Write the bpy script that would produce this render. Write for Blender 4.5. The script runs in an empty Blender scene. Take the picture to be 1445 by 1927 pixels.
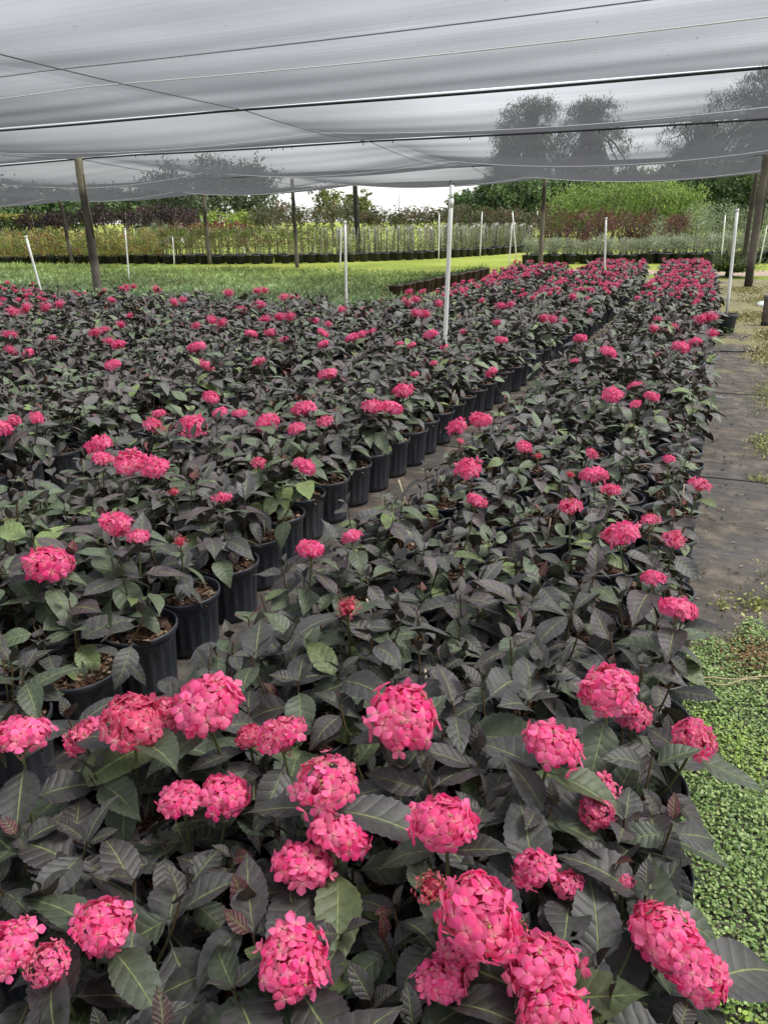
import bpy, math, random
import numpy as np
from mathutils import Vector, Matrix
S = bpy.context.scene
COL = S.collection
PI = math.pi
R = math.radians
rng = np.random.default_rng(7)
random.seed(5)

# ------------------------------------------------------------------ camera
FPX, CX, CY, IW, IH, EYE = 1401.0, 722.5, 963.5, 1445.0, 1927.0, 1.6
PITCH = math.atan((CY - 415.0) / FPX); YAW = R(25.0); ROLL = 0.01
_f = np.array([-math.sin(YAW) * math.cos(PITCH), math.cos(YAW) * math.cos(PITCH), -math.sin(PITCH)])
_r0 = np.array([math.cos(YAW), math.sin(YAW), 0.0]); _u0 = np.cross(_r0, _f)
_r = _r0 * math.cos(ROLL) - _u0 * math.sin(ROLL); _u = _u0 * math.cos(ROLL) + _r0 * math.sin(ROLL)
cam = bpy.data.cameras.new('camera'); camo = bpy.data.objects.new('camera', cam); COL.objects.link(camo)
camo.matrix_world = Matrix(((_r[0], _u[0], -_f[0], 0), (_r[1], _u[1], -_f[1], 0), (_r[2], _u[2], -_f[2], EYE), (0, 0, 0, 1)))
cam.sensor_fit = 'VERTICAL'; cam.sensor_height = 36.0; cam.lens = FPX / IH * 36.0
cam.clip_start = 0.05; cam.clip_end = 3000
S.camera = camo

def seen(p, rad):
    """is a ball at p inside the view (build only what could be seen)"""
    q = np.array(p) - np.array([0, 0, EYE]); z = q @ _f
    if z < -rad: return False
    z = max(z, 0.02)
    m = rad * 1.25
    return abs(q @ _r) < z * CX / FPX + m and abs(q @ _u) < z * CY / FPX + m

# ------------------------------------------------------------------ mesh accumulator
class Geo:
    def __init__(s): s.v = []; s.q = []; s.uv = []; s.c = []; s.m = []; s.n = 0
    def add(s, v, q, uv=None, c=(0.5, 0.5, 0.5), m=0):
        v = np.asarray(v, float).reshape(-1, 3); k = len(v)
        q = np.asarray(q, np.int64).reshape(-1, 4)
        s.v.append(v); s.q.append(q + s.n); s.m.append(np.full(len(q), m, np.int32))
        s.uv.append(np.zeros((k, 2)) if uv is None else np.asarray(uv, float).reshape(-1, 2))
        c = np.asarray(c, float)
        s.c.append(np.tile(c, (k, 1)) if c.ndim == 1 else c.reshape(-1, 3)); s.n += k
    def merge(s, o, M=None, off=0):
        if not o.v: return
        v = np.concatenate(o.v); q = np.concatenate(o.q)
        if M is not None: v = v @ M[:3, :3].T + M[:3, 3]
        s.v.append(v); s.q.append(q + s.n); s.m.append(np.concatenate(o.m) + off)
        s.uv.append(np.concatenate(o.uv)); s.c.append(np.concatenate(o.c)); s.n += len(v)
    def mesh(s, name, mats, smooth=True):
        me = bpy.data.meshes.new(name)
        v = np.concatenate(s.v); q = np.concatenate(s.q); uv = np.concatenate(s.uv); c = np.concatenate(s.c)
        tri = q[:, 2] == q[:, 3]
        ls = np.where(tri, 3, 4).astype(np.int32)
        start = np.concatenate(([0], np.cumsum(ls)[:-1])).astype(np.int32)
        flat = q.reshape(-1); keep = np.ones((len(q), 4), bool); keep[tri, 3] = False
        flat = flat[keep.reshape(-1)].astype(np.int32)
        me.vertices.add(len(v)); me.vertices.foreach_set('co', v.astype(np.float32).ravel())
        me.loops.add(len(flat)); me.loops.foreach_set('vertex_index', flat)
        me.polygons.add(len(q)); me.polygons.foreach_set('loop_start', start)
        me.polygons.foreach_set('material_index', np.concatenate(s.m).astype(np.int32))
        me.polygons.foreach_set('use_smooth', np.full(len(q), smooth, bool))
        for mt in (mats if isinstance(mats, (list, tuple)) else [mats]): me.materials.append(mt)
        me.update(calc_edges=True)
        ul = me.uv_layers.new(name='UVMap'); ul.data.foreach_set('uv', uv[flat].astype(np.float32).ravel())
        ca = me.color_attributes.new('tint', 'FLOAT_COLOR', 'POINT')
        cc = np.ones((len(v), 4), np.float32); cc[:, :3] = c; ca.data.foreach_set('color', cc.ravel())
        return me
    def obj(s, name, mats, parent=None, smooth=True, loc=None):
        return link(name, s.mesh(name, mats, smooth), parent, loc)

def link(name, data, parent=None, loc=None):
    o = bpy.data.objects.new(name, data); COL.objects.link(o)
    if parent is not None: o.parent = parent
    if loc is not None: o.location = loc
    return o
def tag(o, label, cat=None, group=None, kind=None):
    o['label'] = label
    if cat: o['category'] = cat
    if group: o['group'] = group
    if kind: o['kind'] = kind
    return o
def thing(name, loc, label, cat, group=None, rz=0.0):
    o = link(name, None, None, loc); o.rotation_euler = (0, 0, rz)
    o.empty_display_size = 0.1
    return tag(o, label, cat, group)

def unit(a): return a / np.maximum(np.linalg.norm(a, axis=-1, keepdims=True), 1e-9)

def tube(G, pts, rad, n=6, c=(0.5, 0.5, 0.5), m=0, cap=True):
    pts = np.asarray(pts, float); k = len(pts); rad = np.broadcast_to(np.asarray(rad, float), (k,))
    t = np.gradient(pts, axis=0); t = unit(t)
    ref = np.array([0, 0, 1.0]) if abs(t[:, 2]).mean() < 0.8 else np.array([1.0, 0, 0])
    a = unit(np.cross(t, ref)); b = np.cross(t, a)
    th = np.linspace(0, 2 * PI, n, endpoint=False)
    ring = pts[:, None] + rad[:, None, None] * (np.cos(th)[None, :, None] * a[:, None] + np.sin(th)[None, :, None] * b[:, None])
    v = ring.reshape(-1, 3); q = []
    for i in range(k - 1):
        for j in range(n):
            q.append((i * n + j, i * n + (j + 1) % n, (i + 1) * n + (j + 1) % n, (i + 1) * n + j))
    uv = np.stack([np.tile(np.arange(n) / n, k), np.repeat(np.arange(k) / (k - 1), n)], 1)
    if cap:
        v = np.concatenate([v, pts[:1], pts[-1:]]); uv = np.concatenate([uv, [[.5, 0], [.5, 1]]])
        for j in range(n):
            q.append((k * n, (j + 1) % n, j, j)); q.append((k * n + 1, (k - 1) * n + j, (k - 1) * n + (j + 1) % n, (k - 1) * n + (j + 1) % n))
    cc = np.asarray(c, float)
    if cc.ndim == 2 and len(cc) == k:
        cc = np.repeat(cc, n, 0)
        if cap: cc = np.concatenate([cc, cc[:1], cc[-1:]])
    G.add(v, q, uv, cc, m)
def lathe(G, prof, n=24, c=(0.5, 0.5, 0.5), m=0, flute=None, center=(0, 0)):
    prof = np.asarray(prof, float); k = len(prof); th = np.linspace(0, 2 * PI, n, endpoint=False)
    rr = np.repeat(prof[:, 0], n).reshape(k, n); zz = np.repeat(prof[:, 1], n).reshape(k, n)
    if flute is not None: rr = rr + flute(th[None, :], zz)
    v = np.stack([center[0] + rr * np.cos(th), center[1] + rr * np.sin(th), zz], -1).reshape(-1, 3)
    i, j = np.meshgrid(np.arange(k - 1), np.arange(n), indexing='ij'); j2 = (j + 1) % n
    q = np.stack([i * n + j, i * n + j2, (i + 1) * n + j2, (i + 1) * n + j], -1).reshape(-1, 4)
    uv = np.stack([np.tile(np.arange(n) / n, k), np.repeat(np.linspace(0, 1, k), n)], 1)
    G.add(v, q, uv, c, m)
def sheet(G, X, Y, Z, c=(0.5, 0.5, 0.5), m=0):
    a, b = X.shape
    v = np.stack([X, Y, Z], -1).reshape(-1, 3)
    i, j = np.meshgrid(np.arange(a - 1), np.arange(b - 1), indexing='ij')
    q = np.stack([i * b + j, (i + 1) * b + j, (i + 1) * b + j + 1, i * b + j + 1], -1).reshape(-1, 4)
    uv = np.stack(np.meshgrid(np.linspace(0, 1, a), np.linspace(0, 1, b), indexing='ij'), -1).reshape(-1, 2)
    G.add(v, q, uv, c, m)

# ------------------------------------------------------------------ materials
def mat(name):
    m = bpy.data.materials.new(name); m.use_nodes = True
    nt = m.node_tree; nt.nodes.clear()
    out = nt.nodes.new('ShaderNodeOutputMaterial')
    def N(t, **kw):
        n = nt.nodes.new(t)
        for k, v in kw.items():
            if k.startswith('i_'):
                key = k[2:]; key = int(key) if key.isdigit() else key.replace('_', ' ')
                n.inputs[key].default_value = v
            else: setattr(n, k, v)
        return n
    L = lambda a, b: nt.links.new(a, b)
    return m, out, N, L
def ramp(n, stops):
    cr = n.color_ramp
    while len(cr.elements) < len(stops): cr.elements.new(0.5)
    for e, (p, c) in zip(cr.elements, stops): e.position = p; e.color = (*c, 1) if len(c) == 3 else c
def math_n(N, L, op, a, b=None, c=None):
    n = N('ShaderNodeMath', operation=op)
    for i, x in enumerate((a, b, c)):
        if x is None: continue
        if isinstance(x, (int, float)): n.inputs[i].default_value = x
        else: L(x, n.inputs[i])
    return n.outputs[0]
def mixc(N, L, fac, a, b, mode='MIX'):
    n = N('ShaderNodeMix', data_type='RGBA', blend_type=mode)
    for i, x in ((0, fac), (6, a), (7, b)):
        if isinstance(x, (int, float)): n.inputs[i].default_value = x
        elif isinstance(x, tuple): n.inputs[i].default_value = (*x, 1)
        else: L(x, n.inputs[i])
    return n.outputs[2]

def simple(name, color, rough=0.6, noise=0.0, scale=20.0, spec=0.5, bump=0.0, metal=0.0):
    m, out, N, L = mat(name)
    p = N('ShaderNodeBsdfPrincipled', i_Roughness=rough); p.inputs['Specular IOR Level'].default_value = spec
    p.inputs['Metallic'].default_value = metal
    if noise or bump:
        tc = N('ShaderNodeTexCoord'); nz = N('ShaderNodeTexNoise', i_Scale=scale, i_Detail=5.0); L(tc.outputs['Object'], nz.inputs['Vector'])
        f = math_n(N, L, 'MULTIPLY_ADD', nz.outputs['Fac'], noise * 2, 1 - noise)
        mx = N('ShaderNodeMix', data_type='RGBA', blend_type='MULTIPLY'); mx.inputs[0].default_value = 1
        mx.inputs[6].default_value = (*color, 1)
        cb = N('ShaderNodeCombineColor'); [L(f, cb.inputs[i]) for i in range(3)]
        L(cb.outputs[0], mx.inputs[7]); L(mx.outputs[2], p.inputs['Base Color'])
        if bump:
            b = N('ShaderNodeBump', i_Strength=bump, i_Distance=0.01); L(nz.outputs['Fac'], b.inputs['Height']); L(b.outputs[0], p.inputs['Normal'])
    else: p.inputs['Base Color'].default_value = (*color, 1)
    L(p.outputs[0], out.inputs[0])
    return m

def leaf_material():
    m, out, N, L = mat('hydrangea_leaf')
    at = N('ShaderNodeAttribute', attribute_name='tint')
    uv = N('ShaderNodeUVMap', uv_map='UVMap'); sx = N('ShaderNodeSeparateXYZ'); L(uv.outputs[0], sx.inputs[0])
    au = math_n(N, L, 'ABSOLUTE', math_n(N, L, 'MULTIPLY_ADD', sx.outputs[0], 2.0, -1.0))
    v = sx.outputs[1]
    # side veins sweep forward from the midrib
    s = math_n(N, L, 'SUBTRACT', v, math_n(N, L, 'MULTIPLY', math_n(N, L, 'POWER', au, 0.8), 0.17))
    w = math_n(N, L, 'ABSOLUTE', math_n(N, L, 'SINE', math_n(N, L, 'MULTIPLY', s, 7.5 * PI)))
    vein = N('ShaderNodeMapRange', i_1=0.30, i_2=0.0); L(w, vein.inputs[0])
    rib = N('ShaderNodeMapRange', i_1=0.055, i_2=0.02); L(au, rib.inputs[0])
    gn = N('ShaderNodeNewGeometry')
    tc = N('ShaderNodeTexCoord'); nz = N('ShaderNodeTexNoise', i_Scale=22.0, i_Detail=4.0); L(tc.outputs['Object'], nz.inputs['Vector'])
    # greener flush towards the midrib
    near = N('ShaderNodeMapRange', i_1=0.75, i_2=0.0); L(au, near.inputs[0])
    gf = math_n(N, L, 'MULTIPLY', near.outputs[0], math_n(N, L, 'MULTIPLY', nz.outputs['Fac'], 0.38))
    c = mixc(N, L, gf, at.outputs['Color'], (0.085, 0.115, 0.048))
    c = mixc(N, L, math_n(N, L, 'MULTIPLY', vein.outputs[0], 0.12), c, (0.15, 0.17, 0.08))
    c = mixc(N, L, math_n(N, L, 'MULTIPLY', rib.outputs[0], 0.62), c, (0.24, 0.28, 0.10))
    nv = N('ShaderNodeTexNoise', i_Scale=90.0, i_Detail=3.0); L(tc.outputs['Object'], nv.inputs['Vector'])
    spk = N('ShaderNodeMapRange', i_1=0.35, i_2=0.7, i_3=0.75, i_4=1.2); L(nv.outputs['Fac'], spk.inputs[0])
    cb = N('ShaderNodeCombineColor'); [L(spk.outputs[0], cb.inputs[i]) for i in range(3)]
    c = mixc(N, L, 1.0, c, cb.outputs[0], 'MULTIPLY')
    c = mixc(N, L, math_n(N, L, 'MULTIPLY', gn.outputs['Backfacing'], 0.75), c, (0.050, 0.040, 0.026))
    h = math_n(N, L, 'MULTIPLY_ADD', math_n(N, L, 'POWER', w, 0.5), 0.8, math_n(N, L, 'MULTIPLY', nv.outputs['Fac'], 0.45))
    h = math_n(N, L, 'SUBTRACT', h, math_n(N, L, 'MULTIPLY', rib.outputs[0], 0.7))
    b = N('ShaderNodeBump', i_Strength=0.6, i_Distance=0.0026); L(h, b.inputs['Height'])
    p = N('ShaderNodeBsdfPrincipled', i_Roughness=0.54); p.inputs['Specular IOR Level'].default_value = 0.48
    L(c, p.inputs['Base Color']); L(b.outputs[0], p.inputs['Normal'])
    L(p.outputs[0], out.inputs[0])
    return m
def petal_material():
    m, out, N, L = mat('hydrangea_petal')
    at = N('ShaderNodeAttribute', attribute_name='tint')
    uv = N('ShaderNodeUVMap', uv_map='UVMap'); sx = N('ShaderNodeSeparateXYZ'); L(uv.outputs[0], sx.inputs[0])
    au = math_n(N, L, 'ABSOLUTE', math_n(N, L, 'MULTIPLY_ADD', sx.outputs[0], 2.0, -1.0))
    eye = N('ShaderNodeMapRange', i_1=0.42, i_2=0.05); L(sx.outputs[1], eye.inputs[0])
    c = mixc(N, L, math_n(N, L, 'MULTIPLY', eye.outputs[0], 0.55), at.outputs['Color'], (0.90, 0.55, 0.50))
    st = math_n(N, L, 'ABSOLUTE', math_n(N, L, 'SINE', math_n(N, L, 'MULTIPLY', sx.outputs[0], 14.0)))
    ln = N('ShaderNodeMapRange', i_1=0.0, i_2=0.5, i_3=0.80, i_4=1.0); L(st, ln.inputs[0])
    cb = N('ShaderNodeCombineColor'); [L(ln.outputs[0], cb.inputs[i]) for i in range(3)]
    c = mixc(N, L, 0.7, c, cb.outputs[0], 'MULTIPLY')
    p = N('ShaderNodeBsdfPrincipled', i_Roughness=0.55); p.inputs['Specular IOR Level'].default_value = 0.3
    L(c, p.inputs['Base Color'])
    t = N('ShaderNodeBsdfTranslucent'); L(c, t.inputs['Color'])
    ms = N('ShaderNodeMixShader', i_0=0.45); L(p.outputs[0], ms.inputs[1]); L(t.outputs[0], ms.inputs[2])
    L(ms.outputs[0], out.inputs[0])
    return m
def tint_material(name, rough=0.6, spec=0.4, transl=0.0, var=0.25, scale=8.0, bump=0.0):
    """colour from the mesh's own per-leaf / per-chip tint"""
    m, out, N, L = mat(name)
    at = N('ShaderNodeAttribute', attribute_name='tint')
    tc = N('ShaderNodeTexCoord'); nz = N('ShaderNodeTexNoise', i_Scale=scale, i_Detail=4.0); L(tc.outputs['Object'], nz.inputs['Vector'])
    f = math_n(N, L, 'MULTIPLY_ADD', nz.outputs['Fac'], var * 2, 1 - var)
    cb = N('ShaderNodeCombineColor'); [L(f, cb.inputs[i]) for i in range(3)]
    c = mixc(N, L, 1.0, at.outputs['Color'], cb.outputs[0], 'MULTIPLY')
    p = N('ShaderNodeBsdfPrincipled', i_Roughness=rough); p.inputs['Specular IOR Level'].default_value = spec
    L(c, p.inputs['Base Color'])
    if bump:
        b = N('ShaderNodeBump', i_Strength=bump, i_Distance=0.01); L(nz.outputs['Fac'], b.inputs['Height']); L(b.outputs[0], p.inputs['Normal'])
    if transl:
        t = N('ShaderNodeBsdfTranslucent'); L(c, t.inputs['Color'])
        ms = N('ShaderNodeMixShader', i_0=transl); L(p.outputs[0], ms.inputs[1]); L(t.outputs[0], ms.inputs[2]); L(ms.outputs[0], out.inputs[0])
    else: L(p.outputs[0], out.inputs[0])
    return m
def net_material():
    """knitted shade net: light passes straight between the threads, less of it at a shallow angle"""
    m, out, N, L = mat('shade_net_cloth')
    gn = N('ShaderNodeNewGeometry')
    dt = N('ShaderNodeVectorMath', operation='DOT_PRODUCT'); L(gn.outputs['Incoming'], dt.inputs[0]); L(gn.outputs['True Normal'], dt.inputs[1])
    s = math_n(N, L, 'MAXIMUM', math_n(N, L, 'ABSOLUTE', dt.outputs['Value']), 0.02)
    tc = N('ShaderNodeTexCoord')
    mp = N('ShaderNodeMapping'); mp.inputs['Scale'].default_value = (0.30, 14.0, 1.0); L(tc.outputs['Object'], mp.inputs[0])
    n1 = N('ShaderNodeTexNoise', i_Scale=2.2, i_Detail=6.0, i_Roughness=0.7); L(mp.outputs[0], n1.inputs['Vector'])
    mp2 = N('ShaderNodeMapping'); mp2.inputs['Scale'].default_value = (0.35, 0.8, 1.0); L(tc.outputs['Object'], mp2.inputs[0])
    n2 = N('ShaderNodeTexNoise', i_Scale=0.9, i_Detail=3.0); L(mp2.outputs[0], n2.inputs['Vector'])
    k = math_n(N, L, 'MULTIPLY_ADD', n1.outputs['Fac'], NET_K * 0.34, NET_K * 0.58)
    k = math_n(N, L, 'MULTIPLY_ADD', n2.outputs['Fac'], NET_K * 0.5, k)
    # a few thin worn streaks along the weave
    mp3 = N('ShaderNodeMapping'); mp3.inputs['Scale'].default_value = (0.5, 26.0, 1.0); L(tc.outputs['Object'], mp3.inputs[0])
    n3 = N('ShaderNodeTexNoise', i_Scale=1.1, i_Detail=2.0); L(mp3.outputs[0], n3.inputs['Vector'])
    wr = N('ShaderNodeMapRange', i_1=0.72, i_2=0.80, i_3=1.0, i_4=0.35); L(n3.outputs['Fac'], wr.inputs[0])
    k = math_n(N, L, 'MULTIPLY', k, wr.outputs[0])
    T = math_n(N, L, 'EXPONENT', math_n(N, L, 'MULTIPLY', math_n(N, L, 'DIVIDE', k, s), -1.0))
    d = N('ShaderNodeBsdfDiffuse'); d.inputs['Color'].default_value = (0.05, 0.052, 0.056, 1)
    t = N('ShaderNodeBsdfTranslucent'); t.inputs['Color'].default_value = (0.082, 0.085, 0.092, 1)
    ad = N('ShaderNodeMixShader', i_0=0.7); L(d.outputs[0], ad.inputs[1]); L(t.outputs[0], ad.inputs[2])
    tr = N('ShaderNodeBsdfTransparent')
    ms = N('ShaderNodeMixShader'); L(T, ms.inputs[0]); L(ad.outputs[0], ms.inputs[1]); L(tr.outputs[0], ms.inputs[2])
    L(ms.outputs[0], out.inputs[0])
    return m
NET_K = 0.26
def pot_material():
    m, out, N, L = mat('black_nursery_plastic')
    tc = N('ShaderNodeTexCoord'); oi = N('ShaderNodeObjectInfo'); ad = N('ShaderNodeVectorMath', operation='ADD'); L(tc.outputs['Object'], ad.inputs[0]); L(oi.outputs['Location'], ad.inputs[1])
    mp = N('ShaderNodeMapping'); mp.inputs['Scale'].default_value = (1, 1, 0.35); L(ad.outputs[0], mp.inputs[0])
    n1 = N('ShaderNodeTexNoise', i_Scale=16.0, i_Detail=6.0, i_Roughness=0.7); L(mp.outputs[0], n1.inputs['Vector'])
    n2 = N('ShaderNodeTexNoise', i_Scale=90.0, i_Detail=3.0); L(ad.outputs[0], n2.inputs['Vector'])
    d = N('ShaderNodeMapRange', i_1=0.48, i_2=0.75); L(n1.outputs['Fac'], d.inputs[0])
    s = N('ShaderNodeMapRange', i_1=0.66, i_2=0.74); L(n2.outputs['Fac'], s.inputs[0])
    c = mixc(N, L, math_n(N, L, 'MULTIPLY', d.outputs[0], 0.55), (0.027, 0.031, 0.039), (0.085, 0.085, 0.083))
    c = mixc(N, L, math_n(N, L, 'MULTIPLY', s.outputs[0], 0.45), c, (0.16, 0.13, 0.10))
    p = N('ShaderNodeBsdfPrincipled'); L(c, p.inputs['Base Color']); r = math_n(N, L, 'MULTIPLY_ADD', d.outputs[0], 0.3, 0.40); L(r, p.inputs['Roughness'])
    L(p.outputs[0], out.inputs[0]); return m
M = {}
M['leaf'] = leaf_material(); M['petal'] = petal_material()
M['stem'] = tint_material('hydrangea_stem', 0.5, 0.4, 0, 0.2, 40)
M['pot'] = pot_material()
M['mulch'] = tint_material('bark_mulch', 0.85, 0.2, 0, 0.45, 60, 0.5)
M['net'] = net_material()
M['cable'] = simple('dark_cable', (0.02, 0.02, 0.024), 0.5)
M['cord'] = simple('pale_cord', (0.75, 0.76, 0.78), 0.6)
M['seam'] = simple('grey_seam', (0.09, 0.092, 0.10), 0.8)
M['pvc'] = simple('white_pvc', (0.82, 0.82, 0.79), 0.35, 0.08, 6)
M['black'] = simple('black_plastic', (0.015, 0.015, 0.016), 0.45)
M['foliage'] = tint_material('background_foliage', 0.6, 0.3, 0.25, 0.25, 0.6)
M['bark'] = tint_material('tree_bark', 0.85, 0.2, 0, 0.35, 9, 0.4)
M['tag'] = simple('white_tag', (0.8, 0.8, 0.78), 0.5)
M['clover'] = tint_material('ground_cover_leaf', 0.5, 0.4, 0.1, 0.15, 15)
M['lid'] = simple('white_lid', (0.72, 0.76, 0.74), 0.4, 0.1, 10)
M['straw'] = simple('dry_straw', (0.50, 0.40, 0.24), 0.8, 0.2, 60)
M['roof'] = simple('pale_roof', (0.7, 0.72, 0.73), 0.5)
M['hwall'] = simple('pale_wall', (0.5, 0.5, 0.48), 0.8)

# ------------------------------------------------------------------ leaves
def leaf_template(nv, nu, teeth, petiole=0.13):
    V = np.linspace(0, 1, nv); U = np.linspace(-1, 1, nu)
    s = np.clip((V - petiole) / (1 - petiole), 0, 1)
    w = np.sin(PI * s ** 0.72) ** 0.95
    w = w * np.clip((1 - s) / 0.30, 0, 1) ** 0.30
    if teeth:
        saw = (np.arange(nv) % 2) * 1.0
        w = w * (1 + 0.075 * (saw - 0.5) * (s > 0.06) * (s < 0.97))
    w = np.where(V < petiole, 0.05, np.maximum(w, 0.012))
    vv, uu = np.meshgrid(V, U, indexing='ij')
    i, j = np.meshgrid(np.arange(nv - 1), np.arange(nu - 1), indexing='ij')
    q = np.stack([i * nu + j, i * nu + j + 1, (i + 1) * nu + j + 1, (i + 1) * nu + j], -1).reshape(-1, 4)
    return uu.ravel(), vv.ravel(), (np.repeat(w, nu)), q
LEAF = {0: leaf_template(27, 7, True), 1: leaf_template(9, 4 + 1, False), 2: leaf_template(5, 3, False, 0.06)}
def add_leaves(G, P, az, el, Ln, Wd, droop, fold, col, lod, rs, m=0, nibble=0.0):
    U, V, W, q = LEAF[lod]; n = len(P)
    az, el, Ln, Wd, droop, fold = [np.asarray(a, float)[:, None] for a in (az, el, Ln, Wd, droop, fold)]
    D = np.maximum(droop, 0.02)
    y = Ln * np.sin(D * V) / D; z = -Ln * (1 - np.cos(D * V)) / D
    x = U * W * Wd
    ph = rs.uniform(0, 6.28, (n, 1)); fr = rs.uniform(7, 12, (n, 1))
    z = z + np.abs(x) * np.tan(fold) * (0.8 + 0.3 * np.sin(V * 6 + ph)) + 0.055 * Wd * np.sin(V * fr + ph + (U > 0) * 1.3) * U * U * 1.6
    if lod == 0:
        vn = np.abs(np.sin((V - 0.17 * np.abs(U) ** 0.8) * 7.5 * PI)); z = z + 0.0007 * vn * np.minimum(1, np.abs(U) * 4) * (np.abs(U) < 0.95)
    sway = rs.normal(0, 0.10, (n, 1)); x = x + Ln * sway * V * V
    ca, sa, ce, se = np.cos(az), np.sin(az), np.cos(el), np.sin(el)
    t = np.concatenate([ca * ce, sa * ce, se], 1); nn = np.concatenate([-ca * se, -sa * se, ce], 1); b = np.cross(t, nn)
    rl = rs.normal(0, 0.28, (n, 1)); nb = nn * np.cos(rl) + b * np.sin(rl); b = b * np.cos(rl) - nn * np.sin(rl); nn = nb
    co = P[:, None, :] + y[..., None] * t[:, None] + z[..., None] * nn[:, None] + x[..., None] * b[:, None]
    k = len(U)
    qq = (q[None] + (np.arange(n) * k)[:, None, None])
    if nibble and lod == 0:
        # insect bites: some faces near the edge or in the blade are gone
        keep = np.ones(qq.shape[:2], bool); nu = 7
        for a in np.nonzero(rs.random(n) < nibble)[0]:
            for _ in range(rs.integers(1, 5)):
                r0 = rs.integers(8, 24); c0 = rs.choice([0, 0, 5, 5, 1, 4])
                for r1 in range(r0, min(26, r0 + rs.integers(1, 3))): keep[a, r1 * (nu - 1) + c0] = False
        qq = qq[keep]
    else: qq = qq.reshape(-1, 4)
    uv = np.tile(np.stack([U * 0.5 + 0.5, V], 1), (n, 1))
    G.add(co.reshape(-1, 3), qq, uv, np.repeat(col, k, 0), m)

DARK = np.array([0.063, 0.059, 0.060]); GREEN = np.array([0.070, 0.092, 0.053]); OLIVE = np.array([0.125, 0.165, 0.060]); WINE = np.array([0.110, 0.018, 0.024]); BROWN = np.array([0.10, 0.050, 0.026]); PURP = np.array([0.068, 0.050, 0.055])
def hydrangea(GL, GS, tips, lod, seed, green=0.0, size=1.0, tone=1.0, ms=0):
    """tips: (x, y, z, has_head, diameter), local to the pot; leaves into GL, stems into GS"""
    rs = np.random.default_rng(seed)
    P, A, E, Ls, Ws, Dr, Fo, Cc = [], [], [], [], [], [], [], []
    for (tx, ty, tz, head, dia) in tips:
        d = math.hypot(tx, ty); br = min(0.35 * d, 0.05)
        ba = math.atan2(ty, tx) + rs.normal(0, 0.3)
        B = np.array([br * math.cos(ba), br * math.sin(ba), 0.20]); T = np.array([tx, ty, tz - (0.30 * dia if head else 0)])
        mid = B * 0.45 + T * 0.55; mid[:2] += (T[:2] - B[:2]) * 0.12; mid[2] -= 0.02 + 0.1 * d
        f = np.linspace(0, 1, 6 if lod == 0 else 4)[:, None]
        path = (1 - f) ** 2 * B + 2 * f * (1 - f) * mid + f * f * T
        sc = np.array([[0.085, 0.085, 0.035]]) * (1 - f) * 0.9 + np.array([[0.085, 0.10, 0.04]]) * f
        if not head: sc = sc * (1 - 0.5 * f) + np.array([[0.10, 0.02, 0.02]]) * 0.5 * f
        tube(GS, path, np.linspace(0.0042, 0.0026, len(path)) * (1.35 if head else 1), 5 if lod == 0 else 3, sc, ms, False)
        if head: fr, ln, el = ([0.40, 0.66, 0.92], [0.12, 0.145, 0.15], [-14, -4, 8])
        else: fr, ln, el = ([0.44, 0.68, 0.89, 1.0], [0.12, 0.145, 0.125, 0.055], [-14, 0, 18, 56])
        a0 = rs.uniform(0, PI)
        lean = math.atan2(T[1] - B[1], T[0] - B[0])
        for k, (fk, lk, ek) in enumerate(zip(fr, ln, el)):
            p = (1 - fk) ** 2 * B + 2 * fk * (1 - fk) * mid + fk * fk * T
            for h in range(2):
                if rs.random() < 0.06: continue
                a = a0 + k * PI / 2 + h * PI + rs.normal(0, 0.22)
                sc_ = lk * size * rs.uniform(0.80, 1.18)
                e = R(ek + rs.normal(0, 19)) - 0.25 * min(d, 0.25) / 0.25 * math.cos(a - lean) * (0 if head else 0.4)
                P.append(p); A.append(a); E.append(e); Ls.append(sc_ * 1.12); Ws.append(sc_ * rs.uniform(0.215, 0.295))
                Dr.append(max(0.1, rs.normal(0.75 if ek < 30 else 0.35, 0.25))); Fo.append(max(0.02, rs.normal(0.26, 0.12)))
                g = rs.random(); low = fk < 0.65
                c = DARK * rs.uniform(0.75, 1.3) if g < 0.58 else PURP * rs.uniform(0.8, 1.2)
                if g > 0.80 or (low and rs.random() < 0.30) or rs.random() < green + 0.02: c = GREEN * rs.uniform(0.8, 1.25)
                if (low and rs.random() < 0.10) or rs.random() < green * 0.35: c = OLIVE * rs.uniform(0.7, 1.2)
                if low and rs.random() < 0.03: c = BROWN
                if not head and k == 3: c = WINE * rs.uniform(0.5, 1.2) if rs.random() < 0.10 else DARK * 0.8 + WINE * 0.10
                Cc.append(c)
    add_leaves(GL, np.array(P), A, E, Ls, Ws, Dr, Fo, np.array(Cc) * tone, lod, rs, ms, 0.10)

# ------------------------------------------------------------------ flower heads (diameter 1)
PINK = np.array([0.92, 0.040, 0.235]); PINK2 = np.array([0.96, 0.19, 0.42]); PALE = np.array([0.88, 0.26, 0.36]); DUSK = np.array([0.62, 0.10, 0.15]); CORAL = np.array([0.72, 0.085, 0.085])
def petal_template(nv, nu):
    V = np.linspace(0, 1, nv); U = np.linspace(-1, 1, nu)
    w = (0.05 + 0.95 * V ** 0.6) * np.sqrt(np.clip(1 - V ** 5, 0.02, 1))
    vv, uu = np.meshgrid(V, U, indexing='ij'); ww = np.repeat(w, nu)
    i, j = np.meshgrid(np.arange(nv - 1), np.arange(nu - 1), indexing='ij')
    q = np.stack([i * nu + j, i * nu + j + 1, (i + 1) * nu + j + 1, (i + 1) * nu + j], -1).reshape(-1, 4)
    return uu.ravel(), vv.ravel(), ww, q
PET = {0: petal_template(5, 5), 1: petal_template(3, 3), 2: petal_template(2, 3)}
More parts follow.
